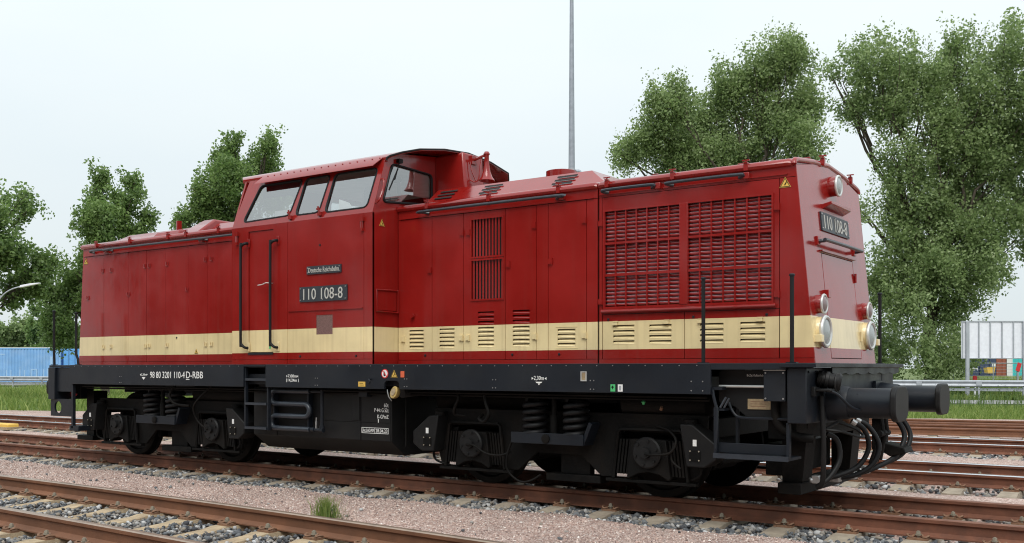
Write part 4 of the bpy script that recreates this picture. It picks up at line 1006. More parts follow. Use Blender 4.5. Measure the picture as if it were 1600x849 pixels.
# platform with its scalloped stiffener
build('platform', MB().box(6.20, 6.535, -1.53, 1.53, 1.386, 1.427), M['black'], hd, bevel=0.005)
sc = [(-0.95, 1.385)] ; ys = np.linspace(-0.95, 1.45, 41)
sc = [(y_, 1.335 - 0.022 * abs(math.sin((y_ + 0.95) * math.pi / 0.4))) for y_ in ys]
build('platform_gusset', MB().prism([(-0.95, 1.386)] + sc + [(1.45, 1.386)], lambda a, b: (6.50, a, b), lambda a, b: (6.49, a, b)), M['black'], hd)
def buffer(sx, xb, s, face):
    d = sx
    b = build('buffer', MB().prism(rounded(rect(-0.21, 0.21, -0.19, 0.19), 0.03, 2), lambda a, c: (d * xb, s * 0.875 + a, 1.05 + c), lambda a, c: (d * (xb + 0.03), s * 0.875 + a, 1.05 + c))
              .lathe([(0.03, 0.175), (0.10, 0.165), (0.20, 0.155), (0.22, 0.150)], (d * xb, s * 0.875, 1.05), (d, 0, 0), 32), M['black'], LOCO, smooth=40)
    build('plunger', MB().lathe([(0, 0.142), (face - 0.055 - xb - 0.22, 0.142)], (d * (xb + 0.22), s * 0.875, 1.05), (d, 0, 0), 32), M['black'], b, smooth=40)
    out = rounded([(-0.235, -0.10), (-0.15, -0.165), (0.15, -0.165), (0.235, -0.10), (0.235, 0.10), (0.15, 0.165), (-0.15, 0.165), (-0.235, 0.10)], 0.10, 4)
    build('buffer_head', MB().prism(out, lambda a, c: (d * (face - 0.055), s * 0.875 + a, 1.05 + c), lambda a, c: (d * face, s * 0.875 + a, 1.05 + c)), M['tank'], b, bevel=0.012)
    return b
for s in (-1, 1):
    buffer(1, 6.43, s, 7.12)
    buffer(-1, 6.10, s, 6.80)
# step well beside the headstock
sw = build('end_step', MB().box(5.515, 5.545, -1.46, -1.40, 0.53, 1.00).box(6.235, 6.262, -1.46, -1.40, 0.53, 0.87).box(5.545, 6.235, -1.40, -1.385, 0.565, 0.66).box(5.63, 5.66, -1.20, -1.16, 0.56, 1.10), M['black'], LOCO, bevel=0.003)
build('tread', MB().box(5.52, 6.26, -1.47, -1.12, 0.518, 0.545), M['black'], sw, bevel=0.003)
build('tread_edge', MB().box(5.52, 6.26, -1.484, -1.472, 0.515, 0.562), M['pipe'], sw)
build('step_hanger', MB().tube([(5.50, -1.45, 1.17), (5.51, -1.45, 1.11), (5.545, -1.45, 0.98), (5.53, -1.45, 0.60)], 0.016, 6), M['black'], sw)
build('step_box', MB().box(5.50, 5.60, -1.45, -1.35, 1.17, 1.20).box(5.52, 5.62, -1.45, -1.2, 0.97, 0.99), M['black'], sw)
build('step_bar', MB().tube([(5.58, -1.45, 1.00), (5.64, -1.45, 1.10)], 0.012, 6).tube([(5.62, -1.45, 1.00), (5.67, -1.45, 1.09)], 0.010, 6), M['pipe'], sw)
# recess back plate with works plate, air pipe, junction box
rb = build('recess_plate', MB().plate(rounded([(5.50, 1.36), (6.25, 1.36), (6.25, 0.91), (5.78, 0.91), (5.66, 1.02), (5.50, 1.03)], 0.05, 3), [], lambda a, b, d: (a, -1.30 + d, b), 0.02), M['tank'], LOCO, smooth=0)
build('works_plate', MB().box(5.80, 6.03, -1.312, -1.302, 0.985, 1.085), M['plate_brass'], rb, bevel=0.002)
build('plate_print', MB().box(5.83, 6.0, -1.3145, -1.3125, 1.055, 1.061).box(5.83, 5.99, -1.3145, -1.3125, 1.035, 1.040).box(5.83, 5.98, -1.3145, -1.3125, 1.012, 1.017), M['clip'], rb)
frame_text('Br.Zyl.-Kolbenhub', 5.79, 1.292, 0.165, 0.030, -1.301, parent=rb)
frame_text('70-100mm', 5.975, 1.292, 0.10, 0.030, -1.301, parent=rb)
build('air_pipe', MB().cyl((5.53, -1.36, 1.205), (6.05, -1.36, 1.205), 0.013, 8), M['chrome'], rb)
build('recess_pipe', MB().tube(spline([(5.62, -1.34, 1.05), (5.66, -1.34, 0.96), (5.74, -1.34, 0.905), (6.0, -1.34, 0.90), (6.24, -1.34, 0.90)], 5), 0.014, 6), M['black'], rb)
jb = build('junction_box', MB().box(6.015, 6.225, -1.455, -1.16, 1.07, 1.357), M['black'], LOCO, bevel=0.004)
build('box_lid_edge', MB().box(6.013, 6.227, -1.462, -1.452, 1.357, 1.363), M['chrome'], jb)
for x in (6.035, 6.205):
    for z in (1.095, 1.335): build('screw', MB().cyl((x, -1.455, z), (x, -1.462, z), 0.009, 6), M['steel'], jb)
hose('conduit', [(6.08, -1.32, 1.08), (6.08, -1.32, 0.95), (6.12, -1.30, 0.82), (6.26, -1.25, 0.74), (6.40, -1.2, 0.72)], 0.045, jb, 'bogie')
# tall hand posts on the platforms
for x, y_, z0, bend in ((5.404, -1.45, 2.242, 0), (6.286, -1.45, 2.23, 0), (6.29, 1.45, 2.23, 0), (5.404, 1.45, 2.24, 0), (-5.342, -1.45, 2.245, 0.06), (-5.974, -1.45, 2.29, 0.01), (-5.974, 1.45, 2.29, 0)):
    p_ = build('hand_post', MB().tube([(x + bend, y_, 1.425), (x + bend * 0.8, y_, 1.52), (x, y_, 1.60), (x, y_, z0)], 0.020, 8), M['rubber'], LOCO)
    build('post_knob', MB().lathe([(0, 0.026), (0.012, 0.028), (0.022, 0.02)], (x, y_, z0), (0, 0, 1), 10), M['black'], p_)
    build('post_foot', MB().box(x + bend - 0.05, x + bend + 0.05, y_ - 0.03, y_ + 0.03, 1.427, 1.436), M['black'], p_)
# rail guard: plates down to a cross bar
rg = build('rail_guard', MB().box(5.98, 6.21, -1.0, 1.0, 0.155, 0.265), M['bogie'], LOCO, bevel=0.006)
for s in (-1, 1):
    build('guard_plate', MB().prism([(5.99, 0.265), (6.19, 0.265), (6.25, 0.88), (5.99, 0.88)], lambda a, b: (a, s * 0.90, b), lambda a, b: (a, s * 0.62, b)), M['bogie'], rg, bevel=0.005)
build('guard_beam', MB().box(5.96, 6.24, -1.2, 1.2, 0.70, 0.88), M['bogie'], rg, bevel=0.006)
# lamp socket, uncoupling rod, coupling hook, hoses
ls_ = build('cable_socket', MB().lathe([(0, 0.075), (0.035, 0.080), (0.04, 0.066), (0.065, 0.066), (0.07, 0.082), (0.10, 0.082), (0.105, 0.068), (0.15, 0.075), (0.19, 0.088), (0.215, 0.07)], (6.43, -1.17, 1.285), (0.93, 0.30, -0.2), 20), M['tank'], LOCO)
build('socket_ring', MB().tube([(6.60, -1.12 + 0.075 * math.cos(t), 1.235 + 0.085 * math.sin(t)) for t in np.linspace(0, 2*math.pi, 18, endpoint=False)], 0.012, 6, closed=True), M['tank'], ls_)
build('socket_bracket', MB().box(6.43, 6.60, -1.34, -1.10, 1.165, 1.19).box(6.43, 6.47, -1.36, -1.3, 1.12, 1.21), M['tank'], ls_, bevel=0.006)
hose('brake_handle', [(6.50, -1.28, 1.18), (6.62, -1.24, 1.15), (6.72, -1.10, 1.02), (6.78, -0.98, 0.985), (6.80, -0.90, 1.0), (6.74, -0.98, 1.14)], 0.013, ls_, 'black', 5)
hk = build('coupling_hook', MB().prism(rounded([(6.43, 0.99), (6.66, 0.99), (6.74, 0.96), (6.80, 1.02), (6.80, 1.12), (6.76, 1.15), (6.73, 1.09), (6.66, 1.08), (6.43, 1.09)], 0.03, 3), lambda a, b: (a, -0.035, b), lambda a, b: (a, 0.035, b)), M['bogie'], LOCO, bevel=0.006)
build('coupling_link', MB().tube([(6.70, -0.07, 1.02), (6.74, -0.07, 0.72), (6.74, 0.07, 0.72), (6.70, 0.07, 1.02)], 0.020, 8, closed=True).cyl((6.72, -0.16, 0.72), (6.72, 0.16, 0.72), 0.032, 10).tube([(6.72, -0.12, 0.72), (6.62, -0.12, 0.42), (6.62, 0.12, 0.42), (6.72, 0.12, 0.72)], 0.018, 8, closed=True).cyl((6.73, 0, 0.72), (6.68, 0, 0.45), 0.026, 10), M['bogie'], hk)
def brake_hose(pts, r=0.025):
    b = hose('brake_hose', pts, r, LOCO, 'rubber')
    p0, p1 = Vector(pts[0]), Vector(pts[1]); q0, q1 = Vector(pts[-1]), Vector(pts[-2])
    build('hose_nipple', MB().cyl(p0, p0 + (p1 - p0).normalized() * 0.05, r * 1.25, 10), M['steel'], b)
    build('hose_coupling', MB().cyl(q0 - (q1 - q0).normalized() * 0.07, q0 + (q1 - q0).normalized() * 0.05, r * 1.15, 10).box(q0.x - 0.03, q0.x + 0.05, q0.y - 0.05, q0.y + 0.05, q0.z - 0.04, q0.z + 0.04), M['steel'], b, bevel=0.008)
    return b
brake_hose([(6.56, -0.55, 0.86), (6.66, -0.48, 0.78), (6.70, -0.46, 0.60), (6.62, -0.54, 0.42), (6.46, -0.68, 0.33), (6.30, -0.82, 0.30)])
brake_hose([(6.56, -0.42, 0.87), (6.67, -0.35, 0.80), (6.76, -0.32, 0.62), (6.72, -0.38, 0.44), (6.58, -0.48, 0.33), (6.42, -0.60, 0.30)])
brake_hose([(6.60, 0.42, 0.90), (6.72, 0.48, 0.84), (6.80, 0.50, 0.66), (6.74, 0.36, 0.46), (6.58, 0.10, 0.34), (6.44, -0.15, 0.29)], 0.027)
brake_hose([(6.60, 0.55, 0.90), (6.74, 0.62, 0.84), (6.83, 0.62, 0.66), (6.78, 0.50, 0.48), (6.64, 0.28, 0.38), (6.50, 0.1, 0.33)], 0.025)
hose('heating_pipe', [(6.46, -1.16, 1.12), (6.48, -1.16, 0.80), (6.47, -1.12, 0.50), (6.44, -1.06, 0.30), (6.38, -1.02, 0.245)], 0.026, LOCO, 'tank')
hose('heating_pipe', [(6.42, -0.86, 0.75), (6.50, -0.80, 0.68), (6.52, -0.80, 0.50), (6.46, -0.90, 0.34), (6.38, -1.0, 0.25)], 0.026, LOCO, 'tank')
bv = build('brake_valve', MB().cyl((6.42, -0.55, 0.95), (6.56, -0.55, 0.87), 0.045, 12).cyl((6.42, -0.42, 0.95), (6.56, -0.42, 0.88), 0.045, 12).box(6.43, 6.5, -0.66, -0.3, 0.90, 1.0), M['clip'], LOCO, bevel=0.006)
build('brake_valve', MB().cyl((6.42, 0.42, 0.97), (6.62, 0.42, 0.90), 0.05, 12).cyl((6.42, 0.55, 0.97), (6.62, 0.55, 0.90), 0.045, 12).box(6.5, 6.7, 0.3, 0.5, 0.86, 0.96), M['bogie'], LOCO, bevel=0.01)
build('uncoupling_bar', MB().tube(spline([(6.46, -1.05, 0.80), (6.60, -0.98, 0.78), (6.70, -0.80, 0.73), (6.72, -0.70, 0.73), (6.64, -0.72, 0.80), (6.52, -0.85, 0.86)], 5), 0.014, 6, closed=True), M['tank'], LOCO)
# rear end odds: plate with lifting hole, tail lamp
build('rear_gusset', MB().plate([(-5.92, 0.88), (-5.48, 0.88), (-5.48, 0.60), (-6.09, 0.60), (-6.09, 0.88)], [[(-5.88 + 0.10 * math.cos(t), 0.745 + 0.10 * math.sin(t)) for t in np.linspace(0, 2*math.pi, 18, endpoint=False)]], lambda a, b, d: (a, -1.44 + d, b), 0.03), M['black'], LOCO, smooth=0)
build('rear_step', MB().box(-5.45, -5.40, -1.47, -1.42, 0.42, 1.12).box(-5.5, -5.25, -1.47, -1.2, 0.38, 0.46), M['black'], LOCO, bevel=0.004)
build('rear_side_plate', MB().box(-5.90, -5.46, -1.44, -1.41, 1.0, 1.38), M['black'], LOCO)
build('rear_reflector', MB().prism([(-5.92, 0.985), (-5.72, 0.955), (-5.80, 0.905), (-5.90, 0.90)], lambda a, b: (a, -1.2, b), lambda a, b: (a, -1.19, b)), M['signred'], LOCO)
build('rail_guard', MB().box(-6.05, -5.6, -1.0, 1.0, 0.19, 0.27), M['bogie'], LOCO, bevel=0.006)
build('guard_plate', MB().box(-5.85, -5.65, -0.95, -0.70, 0.26, 1.0), M['bogie'], LOCO)

build('spare_coupling', MB().prism([(6.62, 0.60), (6.84, 0.56), (6.86, 0.50), (6.70, 0.46), (6.60, 0.52)], lambda a, b: (a, 0.30, b), lambda a, b: (a, 0.62, b)).box(6.50, 6.62, 0.36, 0.56, 0.52, 0.86), M['bogie'], LOCO, bevel=0.01)
build('brake_rigging', MB().box(5.75, 5.95, -0.72, 0.72, 0.30, 0.62).cyl((5.3, -0.86, 0.42), (5.3, 0.86, 0.42), 0.05, 10), M['bogie'], LOCO, bevel=0.01)

# ================================================================== tracks and ground
def y_fg(x):
    x = max(-14.0, min(9.0, x)); return -4.54 - 0.036 * x - 0.0042 * x * x
TR = [  # centre line, x range, rail side, rail top, sleeper, sleeper phase/pitch, label
    dict(c=y_fg, x0=-9.5, x1=9.0, side='rustfg', top='railtopfg', sl='sleeperfg', ph=-0.53, pitch=0.65, label='nearest railway track in front of the locomotive, brown rails on tan sleepers'),
    dict(c=lambda x: 0.0, x0=-60.0, x1=26.0, side='rust', top='railtoprust', sl='sleeper', ph=5.99, pitch=0.64, label='rusty track the red locomotive stands on'),
    dict(c=lambda x: 4.43, x0=-75.0, x1=30.0, side='rust', top='railtop', sl='sleeper', ph=0.3, pitch=0.64, label='first track behind the locomotive with bright rail heads'),
    dict(c=lambda x: 9.95 + 0.07 * (x - 4.8), x0=-14.0, x1=30.0, side='rust', top='railtop', sl='sleeper', ph=0.1, pitch=0.64, label='second track behind the locomotive'),
    dict(c=lambda x: 14.75 + 0.17 * (x - 3.5), x0=-8.0, x1=30.0, side='rustfg', top='railtoprust', sl='sleeper', ph=0.1, pitch=0.64, label='third track behind the locomotive, diverging and rusty'),
    dict(c=lambda x: 17.2 + 0.20 * (x - 2.9), x0=-5.0, x1=30.0, side='rustfg', top='railtoprust', sl='sleeper', ph=0.1, pitch=0.64, label='farthest rusty track beside the grass verge'),
]
RP = [(-0.025, 0.0), (0.025, 0.0), (0.036, -0.010), (0.034, -0.040), (0.010, -0.056), (0.009, -0.130), (0.028, -0.147), (0.075, -0.160), (0.075, -0.172), (-0.075, -0.172), (-0.075, -0.160), (-0.028, -0.147), (-0.009, -0.130), (-0.010, -0.056), (-0.034, -0.040), (-0.036, -0.010)]
def rail(tr, off):
    xs_ = [tr['x0'], tr['x1']]
    if tr['c'] is y_fg: xs_ = list(np.linspace(tr['x0'], tr['x1'], 50))
    n = len(RP); vs = []; fs = []; mi = []
    for x in xs_:
        e = 0.05; sl = (tr['c'](x + e) - tr['c'](x - e)) / (2 * e); nn = math.hypot(1, sl)
        for a, b in RP:
            d = off + a; vs.append((x - d * sl / nn, tr['c'](x) + d / nn, b))
    for i in range(len(xs_) - 1):
        for j in range(n):
            fs.append((i*n + j, i*n + (j+1) % n, (i+1)*n + (j+1) % n, (i+1)*n + j)); mi.append(1 if j in (0, 1, 15) else 0)
    fs += [tuple(range(n)), tuple((len(xs_)-1)*n + j for j in range(n))]; mi += [0, 0]
    mb = MB(); mb.v = vs; mb.f = fs; mb.m = mi
    return mb.mesh('rail', [M[tr['side']], M[tr['top']]], 30)
def sleeper_mesh(m):
    sec = [(-1.30, -0.216, 0.115), (-1.10, -0.188, 0.105), (-1.02, -0.180, 0.102), (-0.50, -0.180, 0.102), (-0.40, -0.200, 0.100), (0.0, -0.222, 0.100), (0.40, -0.200, 0.100), (0.50, -0.180, 0.102), (1.02, -0.180, 0.102), (1.10, -0.188, 0.105), (1.30, -0.216, 0.115)]
    vs = []; fs = []
    for y_, zt_, hw in sec: vs += [(-0.15, y_, -0.40), (-hw, y_, zt_), (hw, y_, zt_), (0.15, y_, -0.40)]
    for i in range(len(sec) - 1):
        for j in range(4): fs.append((i*4 + j, i*4 + (j+1) % 4, (i+1)*4 + (j+1) % 4, (i+1)*4 + j))
    fs += [(0, 1, 2, 3), tuple(40 + j for j in range(4))]
    return MB().add(vs, fs).mesh('sleeper', M[m], 0)
SLM = {k: sleeper_mesh(k) for k in ('sleeper', 'sleeperfg')}
def fastening(side):
    mb = MB(); s = side
    pts = [(-0.085, s*0.028, -0.150), (-0.092, s*0.075, -0.138), (-0.070, s*0.100, -0.150), (-0.045, s*0.080, -0.150), (-0.028, s*0.040, -0.140), (0.0, s*0.030, -0.136), (0.028, s*0.040, -0.140), (0.045, s*0.080, -0.150), (0.070, s*0.100, -0.150), (0.092, s*0.075, -0.138), (0.085, s*0.028, -0.150)]
    mb.tube(spline([(x, y_ + s*0.075, z) for x, y_, z in pts], 3), 0.011, 5)
    mb.box(-0.09, 0.09, min(s*0.10, s*0.19), max(s*0.10, s*0.19), -0.182, -0.160)
    mb.cyl((0, s*0.135, -0.165), (0, s*0.135, -0.100), 0.013, 6, mi=1).cyl((0, s*0.135, -0.130), (0, s*0.135, -0.108), 0.021, 6, mi=1).cyl((0, s*0.135, -0.140), (0, s*0.135, -0.132), 0.028, 8, mi=1)
    return mb.mesh('rail_fastening', [M['clip'], M['bolt']], 40)
FAST = {-1: fastening(-1), 1: fastening(1)}
SLEEP = {}
for ti, tr in enumerate(TR):
    t_ = link('track', None, kind='structure', label=tr['label'])
    for off in (-0.7525, 0.7525): link('rail', rail(tr, off), t_)
    xs_ = []
    k0 = math.ceil((tr['x0'] - tr['ph']) / tr['pitch']); k1 = math.floor((tr['x1'] - tr['ph']) / tr['pitch'])
    for k in range(k0, k1 + 1):
        x = tr['ph'] + k * tr['pitch']
        if ti == 0 and not (-9.3 < x < 8): continue
        if ti in (1,) and not (-30 < x < 13): continue
        if ti in (2,) and not (-34 < x < 14): continue
        if ti in (3, 4, 5) and not (-6 < x < 14): continue
        x += random.uniform(-0.02, 0.02)
        e = 0.05; sl = (tr['c'](x + e) - tr['c'](x - e)) / (2 * e)
        so = link('sleeper', SLM[tr['sl']], t_, (x, tr['c'](x), random.uniform(-0.003, 0.001)))
        so.rotation_euler = (0, 0, math.atan(sl) + random.uniform(-0.012, 0.012))
        xs_.append(x)
        near = (ti == 0) or (ti == 1 and -16 < x < 9) or (ti == 2 and (-24 < x < -9 or 4 < x < 10)) or (ti == 3 and 3 < x < 10)
        if near:
            for off in (-0.7525, 0.7525):
                for s in (-1, 1):
                    if ti in (2, 3) and s > 0 and off > 0: continue
                    link('rail_fastening', FAST[s], so, (0, off, 0))
    SLEEP[ti] = np.array(xs_)

# yard surface: pink gravel between the tracks, lower under the ballast
def edge(x): return max(8.6, 23.2 + 0.456 * (x - 2.84)) if x < 2.84 else 23.2 + 0.30 * (x - 2.84)
xg = np.concatenate([np.linspace(-95, -16, 60), np.arange(-15.7, 11, 0.3), np.linspace(11.3, 45, 30)])
yf = np.arange(-9.0, 6.6, 0.065)
cols = []
nrng = np.random.default_rng(5)
ph = nrng.uniform(0, 6.28, 12); kx = nrng.uniform(0.4, 3.2, 12); ky = nrng.uniform(0.4, 3.2, 12)
def zyard(x, y_):
    z = -0.212 + 0.007 * sum(math.sin(kx[i] * x + ky[i] * y_ + ph[i]) for i in range(12)) / 3
    for tr in TR[:3]:
        d = abs(y_ - tr['c'](x)); lim = 1.32 + 0.06 * math.sin(3.1 * x) + 0.03 * math.sin(7.7 * x + 1)
        t_ = min(1, max(0, (lim + 0.10 - d) / 0.20)); t_ = t_ * t_ * (3 - 2 * t_)
        z = z * (1 - t_) + (-0.268) * t_
    return z
vs = []; ny = 2 + len(yf) + 24
for x in xg:
    ys_ = np.concatenate([[-60, -14], yf, np.linspace(6.65, edge(x), 24)])
    for y_ in ys_: vs.append((x, y_, zyard(x, y_) if y_ > -9.1 else -0.215))
fs = [(i*ny + j, (i+1)*ny + j, (i+1)*ny + j + 1, i*ny + j + 1) for i in range(len(xg) - 1) for j in range(ny - 1)]
me = bpy.data.meshes.new('gravel_yard'); me.from_pydata(vs, [], fs); me.materials.append(M['gravel'])
me.polygons.foreach_set('use_smooth', [True] * len(fs))
link('gravel_yard', me, kind='structure', label='pale pink gravel between the railway tracks')
# ground out to the horizon
g = MB().add([(-900, -900, -0.33), (900, -900, -0.33), (900, 1500, -0.33), (-900, 1500, -0.33)], [(0, 1, 2, 3)])
build('ground', g, M['turf'], smooth=0, kind='structure', label='grassy ground around the railway yard')

# loose stones as real geometry
ph_ = (1 + 5 ** 0.5) / 2
ICO = np.array([(-1,ph_,0),(1,ph_,0),(-1,-ph_,0),(1,-ph_,0),(0,-1,ph_),(0,1,ph_),(0,-1,-ph_),(0,1,-ph_),(ph_,0,-1),(ph_,0,1),(-ph_,0,-1),(-ph_,0,1)]) / math.hypot(1, ph_)
ICF = np.array([(0,11,5),(0,5,1),(0,1,7),(0,7,10),(0,10,11),(1,5,9),(5,11,4),(11,10,2),(10,7,6),(7,1,8),(3,9,4),(3,4,2),(3,2,6),(3,6,8),(3,8,9),(4,9,5),(2,4,11),(6,2,10),(8,6,7),(9,8,1)])
OCT = np.array([(1,0,0),(-1,0,0),(0,1,0),(0,-1,0),(0,0,1),(0,0,-1)], float)
OCF = np.array([(0,2,4),(2,1,4),(1,3,4),(3,0,4),(2,0,5),(1,2,5),(3,1,5),(0,3,5)])
def tri_mesh(name, V, Fc, m, smooth=False):
    me = bpy.data.meshes.new(name)
    nv = len(V); nf = len(Fc); k = Fc.shape[1]
    me.vertices.add(nv); me.vertices.foreach_set('co', V.astype(np.float32).ravel())
    me.loops.add(nf * k); me.loops.foreach_set('vertex_index', Fc.astype(np.int32).ravel())
    me.polygons.add(nf); me.polygons.foreach_set('loop_start', np.arange(0, nf * k, k, dtype=np.int32))
    me.materials.append(m); me.update(calc_edges=True)
    return me
def pebbles(name, P, rad, base, faces, m, label, flat=0.75, jit=0.28, cat=None):
    n = len(P); k = len(base)
    V = base[None] * (1 + rng.uniform(-jit, jit, (n, k, 1)))
    V = V * rng.uniform(0.65, 1.25, (n, 1, 3)) * np.array([1, 1, flat])
    a, b, c = rng.uniform(0, 6.28, (3, n)); b = b * 0.12
    ca, sa = np.cos(a)[:, None], np.sin(a)[:, None]; cb, sb = np.cos(b)[:, None], np.sin(b)[:, None]
    x, y_, z = V[..., 0], V[..., 1], V[..., 2]
    y_, z = y_ * cb - z * sb, y_ * sb + z * cb
    x, y_ = x * ca - y_ * sa, x * sa + y_ * ca
    V = np.stack([x, y_, z], -1) * rad[:, None, None] + P[:, None, :]
    Fc = faces[None] + (np.arange(n) * k)[:, None, None]
    return link(name, tri_mesh(name, V.reshape(-1, 3), Fc.reshape(-1, 3), m), kind='stuff', label=label)
def scatter(ti, x0, x1, d0, d1, dens, zlo, zhi):
    n = int((x1 - x0) * (d1 - d0) * dens)
    x = rng.uniform(x0, x1, n); d = rng.uniform(d0, d1, n)
    c = np.array([TR[ti]['c'](q) for q in x])
    s = SLEEP[ti]; j = np.clip(np.searchsorted(s, x), 1, len(s) - 1)
    ds = np.minimum(np.abs(x - s[j-1]), np.abs(x - s[j]))
    ok = ~((ds < 0.13 + rng.uniform(-0.055, 0.02, n)) & (np.abs(d) < 1.24)) & (np.abs(np.abs(d) - 0.7525) > 0.085)
    z = rng.uniform(zlo, zhi, n) - 0.02 * np.clip((np.abs(d) - 1.2) / 0.2, 0, 1)
    return np.stack([x, c + d, z], 1)[ok]
P = scatter(0, -8.0, 6.5, -1.75, 1.42, 760, -0.256, -0.192)
pebbles('ballast_stones', P, rng.uniform(0.014, 0.033, len(P)) , ICO, ICF, M['stone'], 'grey ballast stones between the sleepers of the nearest track')
P = np.concatenate([scatter(1, -16, 10, -1.42, -0.84, 900, -0.255, -0.200), scatter(1, -24, -16, -1.46, 1.4, 160, -0.262, -0.215), scatter(1, -16, 10, -0.84, 1.4, 200, -0.262, -0.212)])
pebbles('ballast_stones', P, rng.uniform(0.018, 0.036, len(P)), ICO, ICF, M['stone'], 'grey ballast stones along the track under the locomotive')
P = np.concatenate([scatter(2, -30, 10, -1.45, 1.4, 95, -0.262, -0.205), scatter(3, -3, 12, -1.45, 1.4, 130, -0.225, -0.195)])
pebbles('ballast_stones', P, rng.uniform(0.025, 0.042, len(P)), ICO, ICF, M['stone'], 'ballast stones on the tracks behind the locomotive')
n = 27000; x = rng.uniform(-10, 8.5, n); fyy = np.array([y_fg(q) for q in x]) + 1.30; y_ = fyy + rng.uniform(0, 1, n) * (-1.30 - fyy)
P = np.stack([x, y_, np.array([zyard(a, b) for a, b in zip(x, y_)]) + 0.001], 1)
pebbles('gravel_chips', P, rng.uniform(0.005, 0.011, n), OCT, OCF, M['chip'], 'loose pink gravel chips between the two nearest tracks', jit=0.35)
P = np.stack([rng.uniform(-7, 6, 60), rng.uniform(-3.5, -1.5, 60), np.full(60, -0.20)], 1)
pebbles('stray_stones', P, rng.uniform(0.012, 0.028, 60), ICO, ICF, M['stone'], 'stray ballast stones lying on the pink gravel')

n = 2600; x = rng.uniform(-9, 8, n); y_ = rng.uniform(-3.3, -1.35, n)
P = np.stack([x, y_, np.array([zyard(a, b) for a, b in zip(x, y_)]) + 0.003], 1)
pebbles('coarse_gravel', P, rng.uniform(0.009, 0.017, n), ICO, ICF, M['chip'], 'coarser pink gravel lying on the strip between the two nearest tracks')

# grass blades
def blades(name, base, h, wid, lean, m, label, kind='stuff', parent=None, cat=None):
    n = len(base); a = rng.uniform(0, 6.28, n); ln = rng.normal(0, lean, (n, 2)) * h[:, None]
    dx, dy = np.cos(a) * wid, np.sin(a) * wid
    V = np.zeros((n, 5, 3)); B = base
    mid = B + np.stack([ln[:, 0] * 0.35, ln[:, 1] * 0.35, h * 0.55], 1); tip = B + np.stack([ln[:, 0], ln[:, 1], h], 1)
    V[:, 0] = B + np.stack([-dx, -dy, 0*dx], 1); V[:, 1] = B + np.stack([dx, dy, 0*dx], 1)
    V[:, 2] = mid + np.stack([dx, dy, 0*dx], 1) * 0.8; V[:, 3] = mid - np.stack([dx, dy, 0*dx], 1) * 0.8; V[:, 4] = tip
    F3 = np.array([(0, 1, 2), (0, 2, 3), (3, 2, 4)])
    Fc = F3[None] + (np.arange(n) * 5)[:, None, None]
    return link(name, tri_mesh(name, V.reshape(-1, 3), Fc.reshape(-1, 3), m), parent, kind=kind, label=label, cat=cat)
# the tuft on the gravel strip
tx, ty = 1.72, -2.90
n = 420; r = np.abs(rng.normal(0, 0.055, n)); a = rng.uniform(0, 6.28, n)
tb = np.stack([tx + r * np.cos(a) * 1.5, ty + r * np.sin(a), np.full(n, -0.215)], 1)
tuft = link('grass_tuft', None, label='green grass tuft growing alone on the pink gravel strip', cat='grass')
bl = blades('blades', tb, rng.uniform(0.08, 0.27, n), np.full(n, 0.0035), 0.22, M['grass'], None, kind=None, parent=tuft)
n = 60; dry = np.stack([tx + 0.12 + rng.normal(0, 0.10, n), ty + rng.normal(0, 0.05, n), np.full(n, -0.215)], 1)
blades('dry_blades', dry, rng.uniform(0.05, 0.24, n), np.full(n, 0.002), 0.35, M['weed'], None, kind=None, parent=tuft)

# ================================================================== surroundings
RIGHT = Vector((math.cos(YAW), math.sin(YAW), 0)); FWD = Vector((-math.sin(YAW), math.cos(YAW), 0))
def leaves(name, lobes, n_total, size, m, parent, clump=0.42, per=80, hollow=0.22, sd=1, slim=1.0):
    r_ = np.random.default_rng(sd)
    L = np.array(lobes); vol = L[:, 3] * L[:, 4] * L[:, 5]; pr_ = vol ** 0.8; pr_ /= pr_.sum()
    nc = n_total // per
    idx = r_.choice(len(L), nc, p=pr_)
    d = r_.normal(size=(nc, 3)); d /= np.linalg.norm(d, axis=1)[:, None]
    rad = hollow + (1 - hollow) * r_.random(nc) ** 0.7
    rad *= 1 + 0.09 * np.clip(r_.normal(size=nc), -2, 1.6)
    C_ = L[idx, :3] + d * rad[:, None] * L[idx, 3:6]
    keep = C_[:, 2] > 0.25; C_ = C_[keep]; nc = len(C_)
    cr = clump * r_.uniform(0.5, 1.35, nc)
    npc = np.maximum(8, (per * (cr / clump) ** 1.6).astype(int))
    ci = np.repeat(np.arange(nc), npc); n = len(ci)
    up = r_.normal(size=(nc, 3)) * 0.35 + np.array([0, 0, 0.9])
    along = np.clip(r_.normal(size=n), -1.5, 1.5)[:, None] * up[ci] * cr[ci][:, None] * 0.75
    P = C_[ci] + np.clip(r_.normal(size=(n, 3)), -1.7, 1.7) * cr[ci][:, None] * np.array([0.44, 0.44, 0.34]) + along
    u = r_.normal(size=(n, 3)); u /= np.linalg.norm(u, axis=1)[:, None]
    w_ = np.cross(u, r_.normal(size=(n, 3))); w_ /= np.linalg.norm(w_, axis=1)[:, None]
    s = (size * r_.uniform(0.6, 1.35, n))[:, None]
    V = np.stack([P - u * s, P + w_ * s * 0.62 - u * s * 0.1, P + u * s, P - w_ * s * 0.62 - u * s * 0.1], 1)
    Fc = np.arange(n * 4).reshape(n, 4)
    return link(name, tri_mesh(name, V.reshape(-1, 3), Fc, m), parent)
